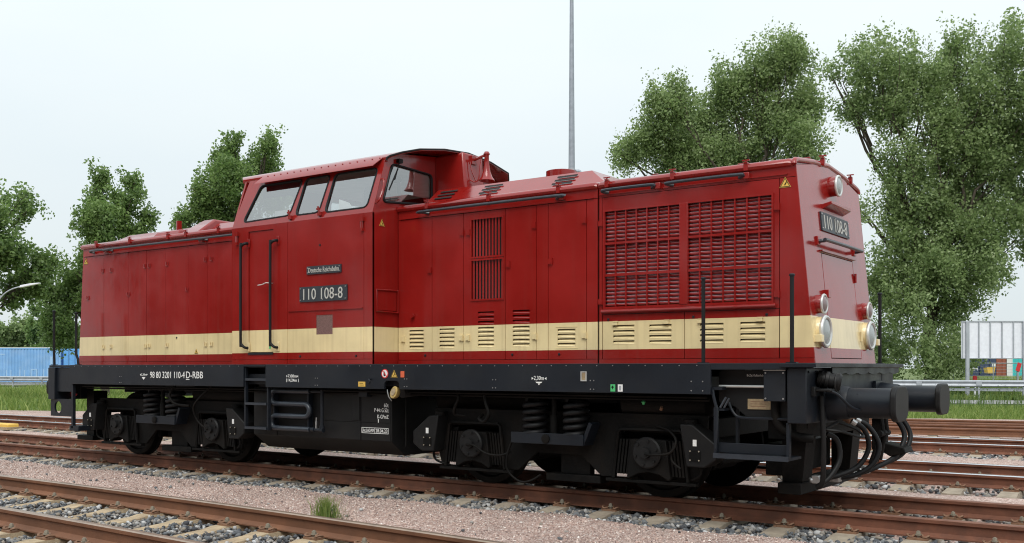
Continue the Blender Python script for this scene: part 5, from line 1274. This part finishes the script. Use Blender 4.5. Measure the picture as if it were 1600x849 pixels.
def limb(mb, p0, p1, r0, r1, wob, k=7, sd=0):
    r_ = random.Random(sd); pts = []; p0 = Vector(p0); p1 = Vector(p1); L_ = (p1 - p0).length
    for i in range(k + 1):
        t = i / k; p = p0.lerp(p1, t) + Vector((r_.uniform(-1, 1), r_.uniform(-1, 1), 0)) * wob * L_ * math.sin(math.pi * t)
        p.z += 0.10 * L_ * math.sin(math.pi * t) * (0.6 if abs(p1.x - p0.x) > 0.5 else 0)
        pts.append(p)
    mb.tube(pts, r0, 7, rr=[r0 + (r1 - r0) * i / k for i in range(k + 1)])
def tree(name, base, lobes, n, size, label, group, trunk_r, trunk_h, m='leaf', depth=0.95, cat='tree', clump=0.45, sd=1, per=85, slim=1.0):
    """lobes: (sideways, height, half width, half height) in metres in the tree's own frame."""
    root = link(name, None, None, base, label=label, cat=cat, group=group)
    root.rotation_euler = (0, 0, YAW)
    r_ = random.Random(sd); L = []
    for q in lobes:
        a, h, ra, rh_ = q[:4]
        L.append((a, q[4] if len(q) > 4 else r_.uniform(-1, 1) * ra * 0.9, h, ra * 0.88 * slim, max(ra, rh_) * depth * 0.9 * slim, rh_ * 0.86))
    leaves('crown', L, n, size, M[m], root, clump=clump, sd=sd, per=per)
    mb = MB()
    top = max(q[1] for q in lobes)
    limb(mb, (0, 0, -0.2), (r_.uniform(-.2, .2), 0, trunk_h), trunk_r, trunk_r * 0.72, 0.03, sd=sd)
    order = sorted(L, key=lambda q: q[2])
    for i, q in enumerate(order):
        if q[2] < trunk_h * 0.8: continue
        st_ = Vector((0, 0, max(trunk_h * 0.55, min(trunk_h, q[2] - abs(q[0]) * 0.9 - 1.5))))
        end = Vector((q[0], q[1], q[2] + q[5] * 0.15))
        rr = trunk_r * (0.20 + 0.16 * r_.random())
        limb(mb, st_, end, rr, 0.03, 0.05, sd=sd * 31 + i)
        for k in range(4):
            e2 = end + Vector((r_.uniform(-1, 1) * q[3], r_.uniform(-1, 1) * q[4], r_.uniform(-0.3, 0.4) * q[5])) * 0.8
            s2 = st_.lerp(end, r_.uniform(0.55, 0.9)); limb(mb, s2, e2, rr * 0.35, 0.015, 0.05, k=4, sd=sd * 77 + i * 5 + k)
    build('trunk', mb, M['bark'], root, smooth=60)
    return root
G0 = -0.33
tree('poplar_tree', (-4.65, 52.9, G0), [(-4.0, 19.59, 2.37, 1.9), (-4.58, 17.3, 1.72, 1.34), (-2.28, 16.92, 1.72, 2.1), (-0.96, 19.02, 2.28, 2.67), (1.72, 19.97, 2.48, 2.37), (4.38, 20.16, 2.1, 2.28), (5.53, 16.74, 2.67, 3.43), (3.24, 16.36, 2.48, 2.86), (0.76, 15.2, 1.9, 2.28), (-1.34, 13.68, 1.52, 1.72), (4.0, 12.54, 2.28, 2.28), (5.91, 11.78, 2.28, 2.67), (1.72, 11.01, 1.72, 1.9), (-2.28, 11.01, 1.45, 1.52), (-0.58, 8.35, 2.67, 1.72), (1.72, 7.58, 2.48, 1.72), (-2.67, 7.58, 1.34, 1.72), (-2.1, 3.01, 2.1, 1.9), (-3.05, 1.48, 1.34, 1.34), (3.43, 7.97, 0.96, 1.34), (-0.35, 7.36, 2.19, 1.85, -2.19), (-0.69, 2.51, 2.77, 1.85, -2.54), (-2.19, 5.05, 1.85, 1.96, -1.85), (1.04, 9.43, 1.73, 1.38, -1.62), (2.48, 14.06, 2.29, 2.1, -1.0), (4.77, 14.44, 2.1, 2.67, -0.5), (3.62, 10.63, 2.29, 1.72, -1.2), (0.95, 12.92, 1.72, 1.72, 0.5), (2.86, 17.49, 2.29, 2.1, -1.2), (5.53, 9.49, 1.72, 1.53), (-0.19, 16.73, 1.91, 1.91, -1), (2.1, 9.11, 1.91, 1.53, -1.5), (-2.67, 14.06, 1.14, 1.53), (-4.19, 11.01, 0.69, 1.14), (-1.33, 10.25, 1.33, 1.53, 0.5), (0.38, 11.01, 1.33, 1.53, -0.5), (4.0, 7.58, 0.76, 1.14), (1.0, 4.6, 1.5, 1.7, -0.6), (0.9, 2.4, 1.5, 1.5, -1.2), (-2.29, 12.54, 1.22, 1.45, -0.4), (-2.1, 9.49, 1.45, 1.53, -0.6), (-3.05, 6.44, 1.3, 1.53, 0.2), (-0.57, 11.39, 1.53, 1.72, -1.0), (-0.95, 6.82, 1.91, 1.72, -1.2), (1.72, 6.05, 1.72, 1.53, -1.2), (-5.91, 19.02, 0.84, 0.69, 0)],
     190000, 0.092, 'tallest leafy poplar rising beside the locomotive nose, behind the guard rail', 'trees around the yard', 0.42, 7.0, clump=0.55, sd=3)
tree('poplar_tree', (-11.7, 43.03, G0), [(1.99, 19.06, 1.52, 1.52), (0.54, 18.15, 1.63, 1.63), (-1.09, 17.43, 1.81, 1.81), (2.90, 16.34, 1.09, 1.99), (1.27, 15.62, 2.17, 1.81), (-2.90, 15.44, 2.17, 1.81), (-4.89, 15.98, 1.52, 1.38), (-5.80, 14.35, 1.52, 1.27), (-7.06, 13.63, 1.01, 0.87), (-3.62, 13.63, 2.54, 1.27), (-0.72, 13.81, 2.54, 1.81), (2.35, 13.63, 1.45, 1.63), (0.00, 10.55, 3.98, 2.17)],
     125000, 0.085, 'spreading poplar whose crown leans left above the locomotive hood', 'trees around the yard', 0.40, 9.0, clump=0.55, sd=5)
tree('poplar_tree', (-38.46, 29.05, G0), [(-0.11, 14.83, 0.99, 1.14), (-0.95, 13.87, 1.22, 1.33), (2.10, 15.02, 0.99, 1.07), (1.41, 13.87, 1.53, 1.22), (0.19, 12.54, 1.91, 1.53), (-1.53, 12.16, 1.45, 1.22), (1.91, 12.16, 1.53, 1.33), (-2.94, 10.44, 1.14, 0.61), (-0.57, 10.63, 2.29, 1.53), (-3.6, 10.2, 0.6, 0.40), (-2.2, 11.2, 1.1, 0.8), (0.95, 9.49, 2.29, 1.53)],
     46000, 0.095, 'poplar with two pointed tops just left of the cab roof', 'trees around the yard', 0.28, 8.0, m='leafdark', clump=0.42, sd=8, slim=0.84)
tree('poplar_tree', (-40.31, 21.62, G0), [(-0.42, 11.81, 0.63, 0.98), (-0.52, 10.59, 0.98, 1.05), (1.50, 11.81, 0.63, 0.87), (1.33, 10.59, 0.98, 1.05), (0.35, 9.36, 1.75, 1.22), (2.38, 9.82, 0.63, 0.49), (1.57, 8.84, 1.22, 0.87), (-1.05, 7.96, 1.12, 1.12), (0.70, 7.44, 1.92, 1.22), (-1.75, 6.74, 1.40, 1.05), (-2.27, 5.34, 1.26, 1.26), (-0.70, 5.34, 1.75, 1.57), (-2.10, 3.77, 1.22, 1.22), (-2.97, 5.87, 0.63, 0.77)],
     46000, 0.092, 'bushy poplar behind the rear end of the locomotive', 'trees around the yard', 0.25, 5.0, m='leafdark', clump=0.40, sd=12, slim=0.84)
tree('poplar_tree', (-41.72, 14.5, G0), [(2.51, 10.09, 1.11, 0.7), (1.88, 8.98, 1.43, 1.11), (3.08, 9.3, 0.7, 0.7), (2.58, 7.39, 1.43, 0.89), (3.78, 7.08, 0.89, 0.7), (1.56, 6.28, 1.59, 1.43), (2.83, 5.96, 1.11, 0.79), (3.62, 5.96, 0.79, 0.7), (2.51, 5.17, 0.64, 0.57), (4.1, 6.44, 0.48, 0.38)],
     22000, 0.095, 'tree cut off by the left picture edge above the street lamp', 'trees around the yard', 0.20, 5.2, m='leafdark', clump=0.40, sd=15, slim=0.85)
tree('young_tree', (-82.75, 43.08, G0), [(-1.12, 7.21, 0.74, 0.86), (-0.18, 6.29, 1.24, 1.12), (0.74, 5.36, 1.54, 1.36), (-1.12, 5.36, 1.36, 1.24), (1.36, 6.9, 0.98, 0.86)],
     10000, 0.14, 'small thin tree rising above the blue containers', 'trees around the yard', 0.12, 3.0, m='leafdark', clump=0.4, sd=18, slim=0.8)
tree('shrub', (-93.5, 45.3, G0), [(-0.33, 5.0, 2.0, 1.47), (-1.34, 4.33, 2.33, 1.47), (1.01, 5.33, 1.47, 1.74), (0.0, 2.59, 2.87, 1.77), (-3.32, 3.58, 2.21, 1.99)],
     22000, 0.17, 'grey-green shrub behind the corrugated blue container', 'shrubs behind the containers', 0.12, 2.5, m='leaf', clump=0.5, sd=21, cat='shrub')
tree('shrub', (-89.4, 48.2, G0), [(-1.67, 4.66, 2.13, 1.34), (0.66, 4.33, 2.0, 1.34), (2.0, 5.0, 1.67, 1.47), (0.0, 2.59, 2.87, 1.77), (3.76, 3.8, 2.21, 1.88)],
     22000, 0.17, 'grey-green shrub behind the smooth blue container', 'shrubs behind the containers', 0.12, 2.5, m='leafdark', clump=0.5, sd=23, cat='shrub')
# unseen wood added on the camera side, so the paintwork mirrors something dark
lob = []
wr = random.Random(4)
for i in range(46):
    x = -52 + i * 2.7; y_ = -33 + wr.uniform(-3, 3); h = wr.uniform(10.0, 13.5)
    lob += [(x, y_, h * 0.45, 2.6, 2.0, h * 0.5), (x + wr.uniform(-1, 1), y_, h * 0.8, 1.9, 1.6, h * 0.28)]
leaves('wood', lob, 42000, 0.62, M['conifer'], None, clump=0.9, sd=31)
wo = bpy.data.objects['wood']; wo['kind'] = 'stuff'; wo['label'] = 'unseen dark conifer belt added on the near side of the yard'

# ---- tall mast behind the hood, street lamp at the left
ms = link('lighting_mast', None, None, (-9.48, 20.12, G0), label='tall slender grey steel mast rising behind the locomotive hood', cat='mast')
build('mast_pole', MB().lathe([(0, 0.18), (3, 0.155), (8.6, 0.117), (15.2, 0.066), (19, 0.045)], (0, 0, 0), (0, 0, 1), 16), M['mast'], ms, smooth=40)
build('mast_base', MB().box(-0.3, 0.3, -0.3, 0.3, 0, 0.06), M['mast'], ms)
build('mast_collar', MB().lathe([(0, 0.124), (0.12, 0.124)], (0, 0, 8.72), (0, 0, 1), 14), M['galv'], ms)
r0 = RIGHT
fl = MB().lathe([(0, 0.05), (0.05, 0.12), (0.20, 0.15), (0.22, 0.12)], (r0.x * 0.24, r0.y * 0.24, 8.72), (0.3, -0.6, -0.6), 14).cyl((0, 0, 8.80), (r0.x * 0.26, r0.y * 0.26, 8.74), 0.035, 8)
build('mast_floodlight', fl, M['mast'], ms)
sl = link('street_lamp', None, None, (-32.3, 11.36, G0), label='curved street lamp arm reaching in from the left edge', cat='street lamp')
sl.rotation_euler = (0, 0, YAW)
build('lamp_pole', MB().lathe([(0, 0.07), (4.05, 0.042)], (0, 0, 0), (0, 0, 1), 12), M['galv'], sl)
build('lamp_arm', MB().tube(spline([(0, 0, 4.0), (0.10, 0, 4.40), (0.38, 0, 4.78), (0.75, 0, 5.00), (1.15, 0, 5.10)], 6), 0.030, 8), M['galv'], sl, smooth=60)
build('lamp_head', MB().prism(rounded([(1.05, 5.04), (1.45, 5.12), (1.88, 5.21), (1.89, 5.25), (1.5, 5.22), (1.08, 5.14)], 0.02, 2), lambda a, b: (a, -0.09, b), lambda a, b: (a, 0.09, b)), M['signback'], sl, bevel=0.02)

# ---- guard rail along the road: beam, lower rail, posts
ga, gb = Vector((-72.0, 28.45, 0)), Vector((16.0, 50.9, 0))
gd = (gb - ga).normalized(); gn = Vector((-gd.y, gd.x, 0)); GL = (gb - ga).length
gr = link('guard_rail', None, None, (ga.x, ga.y, G0), label='long galvanised guard rail along the road behind the tracks', cat='guard rail')
gr.rotation_euler = (0, 0, math.atan2(gd.y, gd.x))
bp_ = [(-0.04, 1.06), (0.0, 1.045), (0.04, 0.99), (0.0, 0.925), (-0.04, 0.88), (0.0, 0.835), (0.04, 0.77), (0.0, 0.715), (-0.04, 0.70)]
mb = MB(); k = len(bp_)
mb.add([(0, -y_ - 0.08, z) for y_, z in bp_] + [(GL, -y_ - 0.08, z) for y_, z in bp_] + [(0, -y_ - 0.074, z) for y_, z in bp_] + [(GL, -y_ - 0.074, z) for y_, z in bp_],
       [(i, i+1, k+i+1, k+i) for i in range(k-1)] + [(2*k+i, 3*k+i, 3*k+i+1, 2*k+i+1) for i in range(k-1)])
build('beam', mb, M['galv'], gr, smooth=40)
build('lower_rail', MB().box(0, GL, 0.05, 0.11, 0.48, 0.64), M['galv'], gr, bevel=0.01)
pm = MB().box(-0.05, 0.05, -0.04, 0.05, 0, 1.0).box(-0.14, 0.14, -0.125, -0.115, 0.78, 1.0).mesh('post', M['galv'], 0)
i = 0.9
while i < GL:
    link('post', pm, gr, (i, 0, 0)); i += 2.9
# road behind the guard rail
rm = MB(); p0 = ga + gn * 16 - gd * 60; p1 = gb + gn * 16 + gd * 60; p2 = p1 + gn * 7.0; p3 = p0 + gn * 7.0
rm.add([(p0.x, p0.y, -0.300), (p1.x, p1.y, -0.300), (p2.x, p2.y, -0.300), (p3.x, p3.y, -0.300)], [(0, 1, 2, 3)])
build('road', rm, M['road'], smooth=0, kind='structure', label='grey road far behind the guard rail')
pv = MB(); p0 = ga - gn * 6.0 - gd * 40; p1 = gb - gn * 6.0 + gd * 40; p2 = p1 + gn * 9.0; p3 = p0 + gn * 9.0
pv.add([(p0.x, p0.y, -0.305), (p1.x, p1.y, -0.305), (p2.x, p2.y, -0.305), (p3.x, p3.y, -0.305)], [(0, 1, 2, 3)])
build('path', pv, M['road'], smooth=0, kind='structure', label='pale paved strip along the guard rail')

# ---- billboard seen from behind
bb = link('billboard', None, None, (-1.66, 47.66, G0), label='white billboard seen from behind on two grey posts', cat='billboard')
bb.rotation_euler = (0, 0, YAW)
build('panel', MB().box(-0.31, 3.66, 0.0, 0.03, 2.20, 4.20), M['signback'], bb)
for x in (-0.02, 3.02): build('post', MB().box(x - 0.085, x + 0.085, -0.16, -0.02, 0, 4.18), M['galv'], bb, bevel=0.01)
for x in (-0.26, 0.62, 1.23, 1.86, 2.47): build('rib', MB().box(x - 0.026, x + 0.026, -0.07, -0.001, 2.24, 4.16), M['galv'], bb)
for z in (2.19, 4.17): build('edge_profile', MB().box(-0.315, 3.665, -0.05, 0.032, z, z + 0.045), M['galv'], bb)

# ---- containers
def container(base, rot, L_, H, W, m, label, group, corr=True, name='container', print_=None, kind_end=False):
    root = link(name, None, None, base, label=label, cat='container', group=group); root.rotation_euler = (0, 0, rot)
    build('walls', MB().box(0.02, L_ - 0.02, 0.04, W - 0.02, 0.08, H - 0.08), M[m], root)
    nr = int(L_ / 0.28)
    if corr:
        rib = MB().hexa([(0, 0.0, 0.14), (0.14, 0.0, 0.14), (0.18, 0.039, 0.14), (-0.04, 0.039, 0.14), (0, 0.0, H - 0.14), (0.14, 0.0, H - 0.14), (0.18, 0.039, H - 0.14), (-0.04, 0.039, H - 0.14)]).mesh('corrugation', M[m], 0)
        for i in range(nr): link('corrugation', rib, root, (0.12 + i * (L_ - 0.24) / nr, 0, 0))
    for z in (0, H - 0.12): build('side_rail', MB().box(0, L_, -0.01, 0.06, z, z + 0.12), M[m], root)
    for x in (0, L_ - 0.14): build('corner_post', MB().box(x, x + 0.14, -0.015, 0.08, 0, H), M[m], root)
    if kind_end:
        build('door', MB().box(0.14, L_ / 2 - 0.01, -0.005, 0.04, 0.12, H - 0.12), M[m], root); build('door', MB().box(L_ / 2 + 0.01, L_ - 0.14, -0.005, 0.04, 0.12, H - 0.12), M[m], root)
        for x in (0.45, L_ / 2 - 0.25, L_ / 2 + 0.25, L_ - 0.45): build('lock_rod', MB().cyl((x, -0.02, 0.1), (x, -0.02, H - 0.1), 0.02, 6), M['cont_navy'], root)
    return root
cr_ = math.atan2(39.77 - 36.64, -75.3 + 79.74)
c1 = container((-85.27, 32.74, G0 + 0.30), cr_, 12.19, 3.18, 2.44, 'cont_blue', 'corrugated pale blue container with worn faded print at the left edge', 'blue containers')
for x, z, w_, h_ in ((6.0, 0.5, 0.10, 0.9), (6.35, 0.5, 0.10, 0.9), (6.1, 0.85, 0.3, 0.09), (7.3, 0.5, 0.09, 0.7), (7.7, 0.5, 0.09, 0.7), (8.5, 0.5, 0.10, 0.75), (8.9, 0.6, 0.10, 0.6), (9.5, 0.5, 0.10, 0.8), (9.6, 1.2, 0.4, 0.08), (10.0, 0.5, 0.10, 0.8), (10.6, 0.5, 0.08, 0.8), (11.0, 0.5, 0.12, 0.8), (11.25, 1.7, 0.22, 0.7), (6.2, 2.55, 1.0, 0.10)):
    build('faded_print', MB().box(x, x + w_, -0.006, 0.0, z, z + h_), M['cont_print'], c1)
build('roof_edge', MB().box(0, 12.19, -0.02, 0.07, 3.18, 3.23), M['cont_white'], c1)
c2_ = container((-75.15, 39.95, G0 + 0.30), cr_ + 0.15, 2.44, 3.10, 6.0, 'cont_blue2', 'smooth bright blue container end beside the pale corrugated one', 'blue containers', corr=False, kind_end=True)
container((-72.6, 41.9, G0 + 0.30), cr_ + 0.15, 6.06, 3.10, 2.44, 'cont_blue2', 'bright blue container mostly hidden by the locomotive rear', 'blue containers', corr=True)
# far coloured containers under the billboard
def fpos(side_, dep, z=0.0):
    q = Vector((9.5294, -10.5268, 0)) + FWD * dep + RIGHT * side_; return (q.x, q.y, G0 + z)
for s_, wd, m_, lb in ((90.6, 2.2, 'cont_navy', 'dark navy container with white letters, leftmost below the billboard'), (93.0, 1.8, 'cont_navy', 'navy container behind the yellow skip below the billboard'), (94.9, 1.2, 'cont_navy', 'narrow navy container touching the rust-brown ones'),
                       (96.2, 1.15, 'cont_brown', 'left of the two rust-brown containers below the billboard'), (97.4, 0.75, 'cont_brown', 'narrower rust-brown container next to the white one'), (98.3, 1.1, 'cont_white', 'white container below the billboard'),
                       (99.4, 2.2, 'cont_teal', 'teal container at the right picture edge below the billboard')):
    c = container(fpos(s_, 200), YAW, wd, 3.9, 2.4, m_, lb, 'far containers below the billboard', corr=True)
    if s_ == 90.6:
        me = text_mesh('white_letters', 'MM', 1.5, 0.55, lambda a, b, d: (0.4 + a, -0.02 + d, 1.15 + b), 0.01); me.materials.append(M['letter']); link('white_letters', me, c)
sk = link('waste_skip', None, None, fpos(92.9, 197, 0.6), label='yellow skip in front of the navy containers', cat='skip'); sk.rotation_euler = (0, 0, YAW)
build('tub', MB().hexa([(0.2, 0, 0), (1.4, 0, 0), (1.4, 1.4, 0), (0.2, 1.4, 0), (0, -0.1, 1.1), (1.6, -0.1, 1.1), (1.6, 1.5, 1.1), (0, 1.5, 1.1)]), M['yellow'], sk)
build('rim', MB().box(-0.04, 1.64, -0.14, -0.06, 1.07, 1.17), M['yellow'], sk)
build('white_board', MB().box(0.9, 1.6, -0.2, -0.16, 1.3, 1.9), M['cont_white'], sk)
# wire fence in front of them
fn = link('wire_fence', None, None, (-4.87, 60.09, G0), label='thin wire fence with slim posts below the billboard', cat='fence'); fn.rotation_euler = (0, 0, YAW)
pm = MB().cyl((0, 0, 0), (0, 0, 2.0), 0.035, 8).mesh('post', M['galv'], 40)
for i in range(8): link('post', pm, fn, (i * 2.6, 0, 0))
build('top_rail', MB().cyl((0, 0, 2.0), (18.2, 0, 2.0), 0.03, 8), M['galv'], fn)
wm = MB().cyl((0, 0, 0), (18.2, 0, 0), 0.006, 5).mesh('wire', M['galv'], 40)
for i in range(9): link('wire', wm, fn, (0, 0, 0.2 + i * 0.2))
# road marker posts
mk_ = link('marker_post', None, None, (-1.62, 49.55, G0), label='red and white road marker beside the left billboard post', cat='marker post'); mk_.rotation_euler = (0, 0, YAW)
build('post_body', MB().box(-0.05, 0.05, -0.04, 0.04, 0, 0.85), M['white'], mk_, bevel=0.01)
build('red_cap', MB().prism(rounded([(-0.10, 0.85), (0.10, 0.85), (0.10, 1.22), (-0.02, 1.28), (-0.10, 1.22)], 0.03, 2), lambda a, b: (a, -0.05, b), lambda a, b: (a, 0.05, b)), M['signred'], mk_)
mk2 = link('marker_board', None, None, (-0.11, 53.65, G0), label='small tilted red board on a thin post near the right edge', cat='marker board'); mk2.rotation_euler = (0, 0, YAW)
build('thin_post', MB().cyl((0, 0, 0), (0, 0, 1.7), 0.06, 8), M['galv'], mk2)
build('red_board', MB().prism([(-0.16, 1.55), (0.06, 1.47), (0.20, 1.93), (-0.02, 2.02)], lambda a, b: (a, -0.09, b), lambda a, b: (a, -0.06, b)), M['signred'], mk2)
# yellow block beside the track at the left edge
yb = link('yellow_block', None, None, (-16.6, 3.30, -0.17), label='low yellow concrete block beside the track at the left edge', cat='block')
build('block', MB().box(-0.75, 0.62, -0.15, 0.15, 0, 0.10), M['yellow'], yb, bevel=0.02)
build('block_foot', MB().box(-0.82, 0.69, -0.20, 0.20, -0.05, 0.02), M['sleeperfg'], yb)

# ---- meadow grass and weeds (nobody could count them)
def field(n, xr_, fn, zb=-0.33):
    x = rng.uniform(*xr_, n); lo, hi = fn(x); y_ = lo + rng.random(n) * (hi - lo); return np.stack([x, y_, np.full(n, zb)], 1)
edv = np.vectorize(edge)
def gy(x): return 28.45 + (x + 72.0) * (50.9 - 28.45) / 88.0
B = field(40000, (-72, -14), lambda x: (edv(x) - 0.3, gy(x) - 0.5))
hgt = rng.uniform(0.12, 0.5, len(B)) * (1 + 0.5 * np.sin(B[:, 0] * 0.9) * np.sin(B[:, 1] * 1.3))
blades('meadow_grass', B, hgt, np.full(len(B), 0.030), 0.35, M['grass'], 'bright green grass verge left of the locomotive')
B = field(26000, (-6, 11), lambda x: (edv(x) - 0.2, gy(x) - 6.8))
blades('meadow_grass', B, rng.uniform(0.06, 0.34, len(B)) * np.clip((gy(B[:, 0]) - 6.8 - B[:, 1]) / 9.0, 0.12, 1.0), np.full(len(B), 0.016), 0.35, M['grass'], 'green grass verge beyond the rusty tracks on the right')
B = field(1500, (-6, 11), lambda x: (gy(x) - 16.0, gy(x) - 7.0))
blades('tall_weeds', B, rng.uniform(0.25, 1.0, len(B)) , np.full(len(B), 0.011), 0.16, M['weed'], 'tall flowering weeds in front of the guard rail')
n = 1500; q = B[rng.integers(0, len(B), n)] + np.stack([rng.normal(0, 0.08, n), rng.normal(0, 0.08, n), rng.uniform(0.3, 0.95, n)], 1)
pebbles('weed_flowers', q, rng.uniform(0.012, 0.035, n), OCT, OCF, M['weed'], 'pale flower heads of the tall weeds')
B = field(16000, (-8, 14), lambda x: (gy(x) + 3.6, gy(x) + 42))
B2 = field(3000, (-6, 14), lambda x: (gy(x) - 0.3, gy(x) + 0.3))
blades('rough_grass', np.concatenate([B, B2]), np.concatenate([rng.uniform(0.4, 1.15, len(B)), rng.uniform(0.1, 0.4, len(B2))]), np.full(len(B) + len(B2), 0.035), 0.3, M['grass'], 'rough grass behind the guard rail under the billboard')
